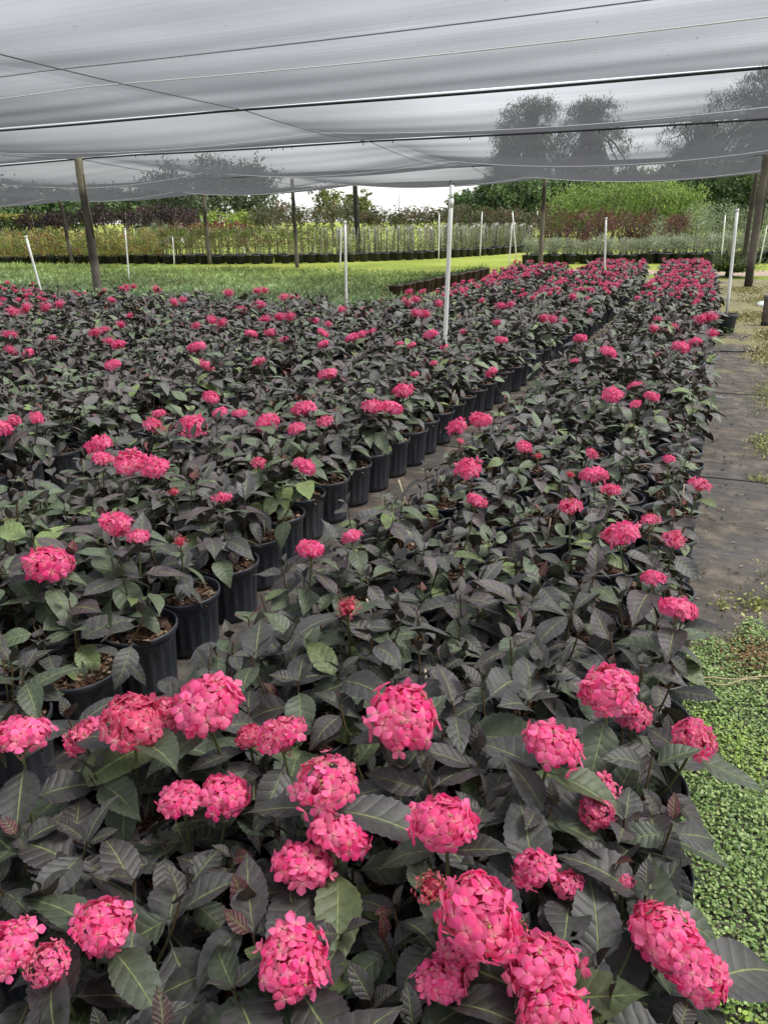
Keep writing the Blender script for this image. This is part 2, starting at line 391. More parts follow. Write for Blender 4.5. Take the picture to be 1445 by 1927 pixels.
def flower_head(seed, lod, kind='f'):
    rs = np.random.default_rng(seed); G = Geo()
    nf = {0: 70, 1: 54, 2: 24}[lod]; fr = {0: 0.180, 1: 0.188, 2: 0.255}[lod]
    if kind == 'o': nf = int(nf * 0.8); fr *= 0.9
    if kind == 'b': nf = int(nf * 0.35); fr *= 0.6
    lump = rs.normal(0, 1, (4, 3)); lump[:, 2] = np.abs(lump[:, 2]) * 0.6; lump /= np.linalg.norm(lump, axis=1, keepdims=True)
    i = np.arange(nf) + 0.5
    th = np.arccos(1 - i / nf * 1.22); ph = i * 2.39996 + rs.uniform(0, 6.28)
    d = np.stack([np.sin(th) * np.cos(ph), np.sin(th) * np.sin(ph), np.cos(th)], 1)
    d = unit(d + rs.normal(0, 0.09, d.shape))
    r = 0.40 * (0.90 + 0.20 * np.clip((d @ lump.T).max(1), 0, 1) ** 2) + rs.normal(0, 0.036, nf)
    ctr = d * r[:, None] * np.array([1.10, 1.10, 0.66])
    nrm = unit(d + rs.normal(0, 0.30, d.shape))
    a = unit(np.cross(nrm, rs.normal(0, 1, d.shape))); b = np.cross(nrm, a)
    U, V, W, q = PET[lod]; k = len(U)
    young = rs.random(nf) < {'f': 0.17, 'o': 0.42, 'p': 0.05, 'b': 0.6}[kind]
    for f in range(nf):
        size = fr * rs.uniform(0.85, 1.12) * (0.68 if young[f] else 1)
        g = rs.random()
        g = g ** 0.7; base = PINK * (1 - g) + PINK2 * g
        if young[f]: base = base * 0.55 + PALE * 0.45
        if rs.random() < 0.32: base = base * 0.70 + PALE * 0.30
        if kind == 'p': base = base * 0.45 + DUSK * 0.55
        if kind == 'b': base = base * 0.4 + CORAL * 0.6
        cup = rs.normal(0.08, 0.28) + (0.25 if young[f] else 0)
        for p in range(4):
            t = p * PI / 2 + rs.normal(0, 0.10); ps = size * rs.uniform(0.9, 1.08)
            dx = a[f] * math.cos(t) + b[f] * math.sin(t); dy = np.cross(nrm[f], dx)
            x = U * W * ps * 0.56; y = (0.05 + V * 0.95) * ps
            z = ps * (0.16 * V - 0.26 * V * V + cup * V * 0.8 - 0.16 * U * U * W + 0.05 * ((p % 2) - 0.5))
            co = ctr[f] + y[:, None] * dx + x[:, None] * dy + z[:, None] * nrm[f]
            cc = base * rs.uniform(0.78, 1.12)
            G.add(co, q, np.stack([U * 0.5 + 0.5, V], 1), np.clip(cc, 0, 0.95))
        if lod == 0 or (lod == 1 and f % 2):
            e = 0.016 if lod == 0 else 0.02
            ball(G, ctr[f] + nrm[f] * 0.018, e, (0.80, 0.62, 0.45) if rs.random() < 0.6 else (0.35, 0.05, 0.10))
    # unopened buds showing in the gaps
    nb = {'f': 10, 'o': 42, 'p': 4, 'b': 85}[kind]
    if lod == 2: nb //= 4
    for _ in range(nb):
        z = rs.uniform(-0.25, 1); t = rs.uniform(0, 6.28); s = math.sqrt(1 - z * z)
        rr = 0.41 if kind != 'b' else rs.uniform(0.30, 0.47)
        c = [(0.62, 0.07, 0.09), (0.75, 0.25, 0.16), (0.60, 0.42, 0.20), (0.70, 0.04, 0.10)][rs.integers(0, 4)]
        ball(G, np.array([s * math.cos(t), s * math.sin(t), z * 0.9]) * rr, rs.uniform(0.018, 0.034) * (1.3 if lod else 1), c)
    # packed stalks and undersides inside the head
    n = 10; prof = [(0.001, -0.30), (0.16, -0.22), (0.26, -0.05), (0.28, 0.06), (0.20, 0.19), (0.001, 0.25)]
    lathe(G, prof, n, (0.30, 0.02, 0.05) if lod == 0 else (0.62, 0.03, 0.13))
    for _ in range(7 if lod == 0 else 3):
        t = rs.uniform(0, 6.28); tube(G, [(0, 0, -0.42), (0.2 * math.cos(t), 0.2 * math.sin(t), -0.12)], 0.012, 3, (0.28, 0.20, 0.10), 0, False)
    return G
_b = np.array([[0, 0, 1], [1, 0, 0], [0, 1, 0], [-1, 0, 0], [0, -1, 0], [0, 0, -1.0]])
_bq = np.array([[0, 1, 2, 2], [0, 2, 3, 3], [0, 3, 4, 4], [0, 4, 1, 1], [5, 2, 1, 1], [5, 3, 2, 2], [5, 4, 3, 3], [5, 1, 4, 4]])
def ball(G, p, r, c, m=0):
    G.add(np.asarray(p) + _b * r, _bq, np.full((6, 2), 0.9), c, m)

# ------------------------------------------------------------------ pots and mulch
PR = 0.138
def pot_geo(lod):
    G = Geo(); n = {0: 108, 1: 72, 2: 16}[lod]
    fl = (lambda th, z: -0.0075 * (np.sin(th * 18 + 0.3) > -0.1) * (z > 0.03) * (z < 0.205)) if lod == 0 else \
         ((lambda th, z: -0.0075 * (np.sin(th * 18 + 0.3) > 0.1) * (z > 0.03) * (z < 0.205)) if lod == 1 else None)
    prof = [(0.02, 0.004), (0.112, 0.0), (0.114, 0.026), (0.1145, 0.034), (0.119, 0.11), (0.1255, 0.202), (0.1262, 0.209), (0.1275, 0.219)]
    if lod == 2: prof = [(0.112, 0.0), (0.1275, 0.219)]
    lathe(G, prof, n, flute=fl)
    return G
def rim_geo(lod):
    G = Geo()
    lathe(G, [(0.1275, 0.2195), (0.134, 0.2205), (PR - 0.001, 0.224), (PR, 0.236), (PR, 0.243), (PR - 0.003, 0.2455), (PR - 0.007, 0.244), (PR - 0.0095, 0.235), (0.1235, 0.19)] if lod < 2 else
          [(0.1275, 0.2195), (PR, 0.224), (PR, 0.2455), (0.128, 0.243), (0.124, 0.19)], {0: 48, 1: 32, 2: 16}[lod])
    return G
def mulch_geo(lod, seed):
    rs = np.random.default_rng(seed); G = Geo()
    rr = np.linspace(0.0, 1.0, 7 if lod < 2 else 3); nn = 24 if lod < 2 else 10
    v = []; k = len(rr)
    for r in rr:
        for j in range(nn):
            t = 2 * PI * j / nn; q = 0.1245 * r
            v.append((q * math.cos(t), q * math.sin(t), 0.212 + 0.012 * (1 - r * r) + (rs.normal(0, 0.003) if r < 0.98 else 0)))
    i, j = np.meshgrid(np.arange(k - 1), np.arange(nn), indexing='ij')
    q = np.stack([i * nn + j, (i + 1) * nn + j, (i + 1) * nn + (j + 1) % nn, i * nn + (j + 1) % nn], -1).reshape(-1, 4)
    G.add(v, q, None, (0.045, 0.030, 0.020))
    nchip = {0: 260, 1: 110, 2: 14}[lod]
    for _ in range(nchip):
        a = rs.uniform(0, 6.28); r = 0.120 * math.sqrt(rs.random()); l = rs.uniform(0.005, 0.014) * (1 if lod == 0 else 1.5); w = l * rs.uniform(0.25, 0.6); h = rs.uniform(0.0015, 0.004)
        c = np.array([r * math.cos(a), r * math.sin(a), 0.216 + 0.012 * (1 - (r / 0.1245) ** 2) + rs.uniform(0, 0.005)])
        x = unit(np.array([rs.normal(), rs.normal(), rs.normal(0, 0.35)])); y = unit(np.cross([0, 0, 1.0], x)); z = np.cross(x, y)
        bx = np.array([[sx * l, sy * w, sz * h] for sz in (-1, 1) for sy in (-1, 1) for sx in (-1, 1)])
        g = rs.random()
        cc = np.array([0.10, 0.050, 0.030]) if g < 0.45 else (np.array([0.055, 0.036, 0.026]) if g < 0.75 else (np.array([0.22, 0.15, 0.10]) if g < 0.93 else np.array([0.38, 0.30, 0.21])))
        G.add(c + bx @ np.array([x, y, z]), [(4, 5, 7, 6), (0, 1, 5, 4), (2, 6, 7, 3), (0, 4, 6, 2), (1, 3, 7, 5)] if lod == 0 else [(4, 5, 7, 6), (0, 1, 5, 4), (2, 6, 7, 3)], None, cc * rs.uniform(0.7, 1.3))
    return G
pot_me = [pot_geo(i).mesh('pot', M['pot']) for i in (0, 1)]
rim_me = [rim_geo(i).mesh('rim', M['pot']) for i in (0, 1)]
mulch_me = {0: [mulch_geo(0, s).mesh('mulch', M['mulch'], False) for s in range(4)], 1: [mulch_geo(1, s).mesh('mulch', M['mulch'], False) for s in range(3)]}
head_geo = {(k, l): [flower_head(100 + s * 7 + l + ord(k), l, k) for s in range(n)] for k, l, n in
            [('f', 0, 6), ('o', 0, 3), ('p', 0, 1), ('b', 0, 2), ('f', 1, 5), ('o', 1, 3), ('p', 1, 1), ('b', 1, 2), ('f', 2, 3), ('o', 2, 1), ('b', 2, 1)]}
head_me = {k: [g.mesh('flower_head', M['petal']) for g in v] for k, v in head_geo.items() if k[1] < 2}

# ------------------------------------------------------------------ the hydrangea beds
FLOWERS = """-0.154,1.559,0.56,0.14,f -0.093,1.642,0.45,0.095,o 0.048,1.605,0.45,0.106,o -0.228,1.306,0.56,0.118,f -0.12,1.347,0.45,0.076,o -0.116,1.273,0.45,0.073,o -0.551,1.276,0.56,0.158,f -0.605,1.011,0.56,0.131,o -0.986,1.136,0.56,0.158,f -1.106,1.127,0.492,0.115,o -1.096,1.012,0.56,0.131,p -1.274,1.024,0.45,0.096,o -1.282,0.868,0.56,0.129,f -0.913,1.186,0.45,0.071,p -0.779,1.125,0.537,0.115,o -0.849,1.002,0.45,0.105,f -0.927,0.958,0.45,0.093,f -0.551,0.967,0.487,0.115,f -0.604,0.908,0.45,0.114,f -0.351,1.012,0.56,0.122,f -0.44,1.088,0.45,0.108,f -0.332,0.888,0.538,0.063,b -0.198,1.081,0.45,0.084,f -0.133,1.071,0.45,0.059,o -0.042,1.125,0.45,0.043,o -0.233,0.85,0.56,0.134,f -0.28,0.8,0.45,0.082,f -0.27,0.856,0.45,0.08,f -0.187,0.881,0.514,0.057,b -0.136,0.865,0.475,0.115,f -0.099,0.791,0.49,0.115,f 0.044,1.031,0.45,0.113,f 0.098,0.992,0.45,0.1,f -0.851,0.654,0.45,0.107,f -0.505,0.721,0.466,0.115,f -0.968,0.556,0.45,0.089,f -0.886,0.561,0.45,0.067,o -1.983,1.577,0.53,0.157,f -1.979,1.893,0.556,0.118,f -1.817,1.836,0.557,0.085,f -1.707,1.923,0.523,0.058,b -1.871,2.392,0.506,0.077,o -2.138,2.405,0.492,0.058,b -2.904,2.75,0.525,0.138,f -2.647,2.513,0.552,0.101,f -2.462,2.498,0.559,0.158,f -2.351,2.536,0.538,0.138,f -2.952,3.219,0.51,0.122,o -3.147,3.491,0.501,0.082,f -2.708,3.257,0.519,0.174,f -2.989,3.804,0.548,0.109,f -2.661,3.462,0.56,0.093,f -2.58,3.541,0.543,0.088,f -2.373,3.521,0.514,0.138,f -2.382,3.946,0.5,0.14,f -2.077,3.67,0.514,0.108,o -2.096,3.378,0.544,0.099,f -1.687,2.765,0.56,0.108,f -1.932,2.77,0.548,0.07,o -1.969,4.078,0.519,0.138,f -1.88,4.168,0.5,0.133,f -2.001,4.606,0.51,0.145,f -1.22,2.017,0.539,0.095,f -1.121,2.134,0.559,0.071,f -0.913,1.703,0.542,0.078,b -1.028,3.123,0.524,0.132,f -0.881,2.796,0.502,0.089,f -1.345,3.87,0.506,0.12,f -1.243,3.967,0.533,0.136,f -1.178,3.444,0.557,0.04,o -0.861,3.472,0.555,0.083,f -0.786,3.467,0.52,0.052,b -0.566,3.663,0.504,0.074,o -0.489,3.321,0.503,0.121,f -0.382,3.076,0.528,0.085,f -0.482,2.741,0.554,0.099,o -0.57,3.159,0.548,0.047,b -0.267,2.582,0.535,0.13,f -0.195,2.854,0.507,0.074,o -0.094,2.701,0.501,0.089,o -0.128,2.3,0.522,0.078,f -0.036,2.056,0.551,0.103,f -0.043,3.197,0.559,0.088,o -0.199,3.598,0.54,0.05,f -0.675,5.02,0.511,0.147,f -0.582,5.424,0.5,0.104,f -0.432,5.041,0.517,0.103,f -0.488,4.658,0.546,0.071,f -0.94,6.435,0.56,0.123,f -1.315,7.226,0.545,0.13,f -0.426,7.202,0.516,0.161,f -0.335,7.682,0.5,0.13,f -0.382,9.399,0.512,0.19,f -0.287,9.438,0.541,0.181,f -0.201,7.919,0.56,0.122,f -0.754,8.107,0.55,0.129,f -0.824,9.159,0.521,0.109,f -0.609,8.552,0.501,0.157,f -3.737,2.831,0.508,0.134,f -3.725,2.928,0.536,0.077,o -3.569,2.953,0.558,0.085,f -4.421,4.45,0.553,0.134,f -3.789,4.814,0.526,0.119,f -4.54,5.645,0.503,0.169,f -6.093,4.889,0.505,0.119,f -5.665,4.729,0.531,0.094,f -6.605,5.333,0.556,0.16,f -6.044,5.352,0.556,0.088,f -6.067,5.927,0.532,0.155,f -6.274,6.272,0.506,0.14,f -5.621,5.647,0.502,0.126,f -5.264,5.409,0.525,0.12,f -6.155,6.397,0.553,0.117,f -6.626,7.055,0.559,0.115,f -8.516,6.98,0.537,0.19,f -8.896,7.514,0.509,0.19,f -8.801,7.772,0.501,0.19,f -8.813,8.014,0.52,0.19,f -8.37,8.576,0.549,0.132,f -7.196,8.552,0.56,0.164,f -7.399,8.986,0.542,0.14,f -9.207,10.522,0.513,0.19,f -10.346,11.018,0.5,0.138,f -10.069,10.911,0.515,0.136,f -7.411,10.123,0.544,0.19,f -7.025,10.36,0.56,0.187,f -7.105,10.695,0.547,0.157,f -6.286,9.982,0.518,0.19,f -6.277,10.275,0.5,0.181,f -5.972,8.419,0.511,0.19,f -5.96,8.831,0.539,0.189,f -5.272,6.584,0.559,0.114,f -5.432,7.076,0.551,0.158,f -5.323,7.104,0.523,0.157,f -5.127,7.676,0.502,0.159,f -5.081,7.923,0.507,0.169,f -4.863,7.816,0.534,0.165,f -4.379,6.295,0.557,0.127,f -4.22,6.416,0.555,0.128,f -3.962,6.249,0.529,0.088,f -4.755,8.927,0.504,0.154,f -4.397,8.927,0.504,0.159,f -4.389,7.611,0.529,0.11,f -4.015,7.234,0.555,0.104,f -3.72,6.587,0.557,0.116,f -3.445,6.093,0.534,0.098,f -3.465,6.713,0.507,0.138,f -3.475,6.947,0.502,0.131,f -3.422,7.09,0.523,0.099,f -3.426,5.014,0.551,0.106,o -2.635,4.721,0.559,0.139,f -3.576,8.64,0.539,0.169,f -3.519,8.81,0.511,0.171,f -4.329,10.119,0.5,0.182,f -4.283,10.343,0.518,0.17,f -4.742,11.188,0.547,0.15,f -3.633,9.588,0.56,0.141,f -2.718,6.952,0.544,0.146,f -2.704,6.446,0.515,0.089,f -2.888,6.583,0.5,0.081,f -2.401,6.479,0.513,0.087,o -2.09,5.036,0.542,0.078,o -2.094,5.419,0.56,0.066,o -2.371,8.042,0.549,0.11,f -2.017,6.991,0.52,0.121,f -1.656,5.533,0.501,0.098,f -2.574,7.524,0.509,0.094,f -3.297,10.4,0.537,0.105,f -2.798,9.621,0.559,0.137,f -2.733,9.84,0.553,0.139,f -2.76,11.12,0.526,0.109,f -2.816,12.183,0.502,0.19,f -2.077,8.938,0.505,0.15,f -1.914,8.661,0.532,0.145,f -1.72,8.417,0.556,0.082,f -1.63,9.43,0.556,0.09,f -2.226,11.328,0.531,0.155,f -2.165,13.984,0.505,0.186,f -2.014,13.945,0.503,0.185,f -1.338,7.356,0.526,0.112,f -0.959,6.529,0.553,0.125,f -1.111,5.921,0.558,0.075,o"""
TIPS = """-0.203,1.24 -0.0619,1.27 -0.893,0.77 -1.05,0.802 -0.649,0.56 -0.0577,0.952 0.0281,1.3 0.0777,0.895 -0.84,1.51 -1.1,1.47 -0.469,1.22 -0.534,1.21 -0.494,1.4 -0.604,1.5 -1.07,1.94 -1.03,2.06 -0.868,2.38 -1.33,2 -0.516,1.5 -0.464,1.85 -0.795,1.82 -0.52,2.38 -0.205,2 -1.19,1.51 -1.54,1.53 -1.35,1.05 -1.63,1.16 -0.755,0.89 -0.478,0.829 -0.373,0.737 -0.731,0.518 -0.826,0.484 -0.231,1.22 -0.339,1.22 -0.0326,1.49 -0.772,1.38 -0.919,1.42 -1.2,1.41 -0.391,1.33 -0.101,1.87 -0.298,1.78 -1.19,0.755 -1.04,0.675 -0.783,0.766 -0.621,0.765 -0.417,0.918 -0.295,0.725 -0.297,1.04 -0.0705,1.14 -0.000158,1.11 -0.0285,0.874 -0.595,0.667 -0.34,2.13 -0.738,2.52 -0.502,2.1 -0.835,1.7 -1.07,1.67"""
heads = []
for e in FLOWERS.split():
    a = e.split(','); heads.append((float(a[0]), float(a[1]), float(a[2]), float(a[3]), a[4]))
tipxy = [tuple(map(float, e.split(','))) for e in TIPS.split()]

plants = []          # dicts
PX, PY = 0.284, 0.290
def bed_has(k, j, x, y):
    if k == 0: return 0.42 < y < 22.4
    if k == 1: return 0.30 < y < 22.2
    if k == 2: return y < 10.3 or (y < 20.0 and x > -4.45 - max(0, y - 12.9) * 0.13)
    return y < 10.2 + 0.0 * x
for k in range(0, 8):
    for j in range(5):
        for i in range(80):
            x = -0.15 - 1.845 * k - PX * j; y = 0.50 + PY * i + (0.5 * PY if j % 2 else 0) + (0.1 * k) % 0.29
            if k == 0: x += 0.16 * math.exp(-max(0, y - 0.9) / 1.1) * (1 - 0.12 * j) - 0.03 * max(0, min(y, 14) - 3) * (1 - j / 5)
            if k == 1: x += 0.19 / (1 + math.exp((y - 2.7) / 0.22))
            x -= 0.0045 * max(0, y - 11) ** 2
            x += rng.normal(0, 0.008); y += rng.normal(0, 0.008)
            if not bed_has(k, j, x, y): continue
            if not seen((x, y, 0.35), 1.0): continue
            plants.append(dict(x=x, y=y, bed=k, col=j, row=i, heads=[], tips=[], d=math.sqrt(x * x + y * y + 1.3 * 1.3), inview=seen((x, y, 0.38), 0.2)))
PXY = np.array([(p['x'], p['y']) for p in plants])
for h in heads:
    d = np.hypot(PXY[:, 0] - h[0], PXY[:, 1] - h[1])
    # plants lean out, so a plant carrying few heads is preferred
    d = d + np.array([0.05 * len(p['heads']) for p in plants])
    p = plants[int(np.argmin(d))]
    p['heads'].append((h[0] - p['x'], h[1] - p['y'], h[2], h[3], h[4])); p['given'] = True
for t in tipxy:
    d = np.hypot(PXY[:, 0] - t[0], PXY[:, 1] - t[1]); p = plants[int(np.argmin(d))]
    if d.min() < 0.3: p['tips'].append((t[0] - p['x'], t[1] - p['y'], 0.46 if t[1] > 1.0 else 0.42, False, 0))
order = sorted([p for p in plants if p['inview']], key=lambda p: p['d'])
for n, p in enumerate(order): p['single'] = n < 298
last = order[297]['d']
for n, p in enumerate(plants):
    rs = np.random.default_rng(1000 + n)
    p['lod'] = 0 if p['d'] < 2.75 else (1 if p['d'] < 6.0 else 2)
    # heads far beyond the listed ones
    far = p['y'] > 11.0 or (p['x'] < -9 and p['y'] > 7)
    if far:
        pr = 1.55 if p['y'] > 13 else 0.8
        for _ in range(rs.poisson(pr)):
            a = rs.uniform(0, 6.28); r = rs.uniform(0.02, 0.14)
            p['heads'].append((r * math.cos(a), r * math.sin(a), rs.uniform(0.49, 0.60), rs.uniform(0.07, 0.105), 'f'))
    sz = rs.normal(1.0, 0.14)
    thin = p['bed'] == 0 and (2.4 < p['y'] < 5.0 and p['col'] < 4 or p['col'] == 4 and 3.0 < p['y'] < 10) and rs.random() < 0.85
    edge = p['bed'] == 1 and p['col'] == 0 and 1.4 < p['y'] < 10
    if thin: sz *= 0.70
    if edge: sz *= 0.93
    p['size'] = float(np.clip(sz, 0.72, 1.18)) * (0.98 if p['y'] < 1.0 else 1.10 if p['y'] < 1.7 else 1.04)
    tips = [(hx, hy, hz, True, hd) for hx, hy, hz, hd, _ in p['heads']] + p['tips']
    want = rs.integers(3, 5) if thin else rs.integers(4, 6) if p['lod'] == 0 else rs.integers(5, 8)
    have = [math.atan2(t[1], t[0]) for t in tips]
    a0 = rs.uniform(0, 6.28)
    for q in range(int(want)):
        a = a0 + q * 2 * PI / want + rs.normal(0, 0.25)
        if any(abs((a - h + PI) % (2 * PI) - PI) < 0.35 and math.hypot(t[0], t[1]) > 0.06 for h, t in zip(have, tips)): continue
        r = rs.uniform(0.04, 0.15) * (0.55 if thin else 0.75 if edge else 1); z = rs.uniform(0.36, 0.51) * (0.55 + 0.45 * p['size'])
        if p['lod'] == 0: z = min(z, rs.uniform(0.33, 0.46))
        tips.append((r * math.cos(a) - (0.05 if edge else 0), r * math.sin(a), z, False, 0))
    p['tone'] = float(np.interp(p['d'], [1.4, 2.2, 3.2, 6, 10], [0.50, 0.66, 1.15, 1.6, 1.75]) * rs.uniform(0.82, 1.18))  # shade painted into near leaf colour, sheen into far, plus random variation
    p['alltips'] = tips; p['seed'] = 5000 + n; p['green'] = 0.55 if rs.random() < 0.07 else 0.10

WORDS = ['no', 'one', 'two', 'three', 'four', 'five', 'six', 'seven', 'eight', 'nine']
ONES = ['', 'first', 'second', 'third', 'fourth', 'fifth', 'sixth', 'seventh', 'eighth', 'ninth', 'tenth', 'eleventh', 'twelfth', 'thirteenth', 'fourteenth', 'fifteenth', 'sixteenth', 'seventeenth', 'eighteenth', 'nineteenth']
def ordn(n):
    if n < 20: return ONES[n]
    t = {2: 'twent', 3: 'thirt', 4: 'fort', 5: 'fift', 6: 'sixt', 7: 'sevent', 8: 'eight', 9: 'ninet'}[n // 10]
    return t + 'ieth' if n % 10 == 0 else t + 'y-' + ONES[n % 10]
BEDN = {0: 'pot from the bare path', 1: 'pot in beyond the wide aisle', 2: 'pot in across the second aisle', 3: 'pot in across the third aisle', 4: 'pot in across the fourth aisle'}
singles = [p for p in plants if p.get('single')]
rowof = {}
for p in singles: rowof.setdefault((p['bed'], p['col']), []).append(p)
for lst in rowof.values():
    lst.sort(key=lambda p: p['y'])
    for n, p in enumerate(lst): p['rank'] = n + 1
NCOL = ['nearest', 'second', 'third', 'fourth', 'fifth']
def describe(p):
    nb = len(p['heads']); buds = all(h[4] in 'bo' for h in p['heads'])
    if nb == 0: a = 'flowerless dark-leaved hydrangea'
    elif nb == 1: a = 'dark hydrangea with one %s head' % {'f': 'full pink', 'o': 'half-open pink', 'b': 'coral budding', 'p': 'faded pink'}[p['heads'][0][4]]
    else: a = 'dark hydrangea with %s %spink heads' % (WORDS[min(nb, 9)], 'half-open ' if buds else '')
    if p['green'] > 0.3: a = a.replace('dark-leaved', 'greenish').replace('dark ', 'greenish ')
    b = '%s %s' % (('first' if p['col'] == 0 else NCOL[p['col']]), BEDN[p['bed']])
    return '%s, %s, %s row' % (a, b, ordn(p['rank']))

field = {'pot': Geo(), 'mulch': Geo(), 'leaf': Geo(), 'stem': Geo(), 'petal': Geo()}
mul2 = [mulch_geo(2, s) for s in range(3)]; pot2 = pot_geo(2); rim2 = rim_geo(2); mul1 = [mulch_geo(1, s) for s in range(2)]; pot1 = pot_geo(1); rim1 = rim_geo(1)
def head_matrix(h, rs):
    hx, hy, hz, hd, kd = h
    out = math.hypot(hx, hy); a = math.atan2(hy, hx); tl = min(0.42, out * 2.0) + abs(rs.normal(0, 0.12))
    Mx = Matrix.Translation((hx, hy, hz)) @ Matrix.Rotation(a, 4, 'Z') @ Matrix.Rotation(tl, 4, 'Y') @ Matrix.Rotation(rs.uniform(0, 6.28), 4, 'Z')
    s = hd * 0.98
    return Mx @ Matrix.Diagonal((s * rs.uniform(0.93, 1.10), s * rs.uniform(0.93, 1.10), s * rs.uniform(0.9, 1.08), 1))
for p in plants:
    rs = np.random.default_rng(p['seed']); lod = p['lod']
    if p.get('single'):
        l1 = min(lod, 1)
        t = thing('potted_hydrangea', (p['x'], p['y'], 0.004), describe(p), 'hydrangea', 'dark-leaved pink hydrangeas in black pots')
        pt = link('pot', pot_me[l1], t); pt.rotation_euler = (0, 0, rs.uniform(0, 6.28)); link('rim', rim_me[l1], pt)
        mu = link('mulch', mulch_me[l1][rs.integers(0, len(mulch_me[l1]))], t); mu.rotation_euler = (0, 0, rs.uniform(0, 6.28))
        GL, GS = Geo(), Geo()
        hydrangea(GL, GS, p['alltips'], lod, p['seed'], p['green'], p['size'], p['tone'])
        GS.obj('stems', M['stem'], t); GL.obj('foliage', M['leaf'], t)
        if rs.random() < 0.28:
            g = Geo(); a = rs.uniform(0, 6.28); r0 = rs.uniform(0.02, 0.07); r1 = r0 + rs.uniform(0.0, 0.08); zt = rs.uniform(0.31, 0.45)
            tube(g, [(r0 * math.cos(a), r0 * math.sin(a), 0.205), ((r0 + r1) / 2 * math.cos(a) + 0.008, (r0 + r1) / 2 * math.sin(a), (0.2 + zt) / 2), (r1 * math.cos(a), r1 * math.sin(a), zt)], [0.0042, 0.0038, 0.0036], 6, [(0.22, 0.15, 0.09), (0.33, 0.25, 0.16), (0.55, 0.46, 0.33)])
            g.obj('pruned_stem', M['stem'], t)
        for h in p['heads']:
            v = head_me[(h[4], l1)]; o = link('flower_head', v[rs.integers(0, len(v))], t); o.matrix_local = head_matrix(h, rs)
            if h[4] == 'b': o['label'] = 'small coral head still mostly in bud'
            if h[4] == 'p': o['label'] = 'duller faded pink flower head'
    else:
        T = np.eye(4); T[:3, 3] = (p['x'], p['y'], 0.004)
        near = p['d'] < 4
        field['pot'].merge(pot1 if near else pot2, T); field['pot'].merge(rim1 if near else rim2, T)
        field['mulch'].merge(mul1[p['seed'] % 2] if near else mul2[p['seed'] % 3], T)
        GL, GS = Geo(), Geo()
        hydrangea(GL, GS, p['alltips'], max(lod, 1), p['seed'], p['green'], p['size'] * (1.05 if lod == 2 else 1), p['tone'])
        field['leaf'].merge(GL, T); field['stem'].merge(GS, T)
        for h in p['heads']:
            key = (h[4] if (h[4], 2) in head_geo else 'f', 2) if p['d'] > 8 else (h[4], 1); v = head_geo[key]
            field['petal'].merge(v[rs.integers(0, len(v))], T @ np.array(head_matrix(h, rs)))
FG = Geo()
for n, k in enumerate(('pot', 'mulch', 'leaf', 'stem', 'petal')): FG.merge(field[k], None, n)
o = FG.obj('hydrangea_field', [M['pot'], M['mulch'], M['leaf'], M['stem'], M['petal']])
tag(o, 'mass of distant dark-leaved hydrangeas with pink heads filling the farther beds', 'hydrangeas', kind='stuff')

# ------------------------------------------------------------------ helpers for far things
def ahead(px, d):
    """ground point d metres off, on the bearing of photo column px"""
    q = _f + _r * (px - CX) / FPX - _u * (415 - CY) / FPX
    h = math.hypot(q[0], q[1]); return q[0] / h * d, q[1] / h * d
def zat(px, py, d):
    q = _f + _r * (px - CX) / FPX - _u * (py - CY) / FPX
    return EYE + q[2] / math.hypot(q[0], q[1]) * d
PXM = lambda px, d: px / FPX * d * 1.05      # photo pixels to metres across, at distance d

def leaf_cloud(G, lumps, n, size, cols, rs, clump=None, narrow=0.45, up=0.0, m=0, shell=0.55):
    lumps = np.array(lumps, float); vol = lumps[:, 3] * lumps[:, 4] * lumps[:, 5]
    ncl = max(6, n // 26)
    li = rs.choice(len(lumps), ncl, p=vol / vol.sum()); d = unit(rs.normal(0, 1, (ncl, 3))); r = rs.random((ncl, 1)) ** (1 / 3) * (1 - shell) + shell
    cc = lumps[li, :3] + d * r * lumps[li, 3:6]
    if clump is None: clump = float(np.mean(lumps[:, 3:6])) * 0.28
    k = rs.integers(0, ncl, n)
    p = cc[k] + rs.normal(0, 1, (n, 3)) * clump * np.array([1, 1, 0.8])
    p[:, 2] = np.maximum(p[:, 2], 0.05)
    cols = np.array(cols); ccol = cols[rs.integers(0, len(cols), ncl)] * rs.uniform(0.75, 1.25, (ncl, 1))
    col = ccol[k] * rs.uniform(0.75, 1.25, (n, 1))
    t = rs.normal(0, 1, (n, 3)) + np.array([0, 0, up]); t = unit(t); b = unit(np.cross(t, rs.normal(0, 1, (n, 3)))); nn = np.cross(t, b)
    s = size * rs.uniform(0.6, 1.35, (n, 1))
    v = np.stack([p - t * s * 0.5, p + b * s * narrow * 0.5 + nn * s * 0.08, p + t * s * 0.5, p - b * s * narrow * 0.5 + nn * s * 0.08], 1).reshape(-1, 3)
    G.add(v, np.arange(4 * n).reshape(-1, 4), None, np.repeat(col, 4, 0), m)
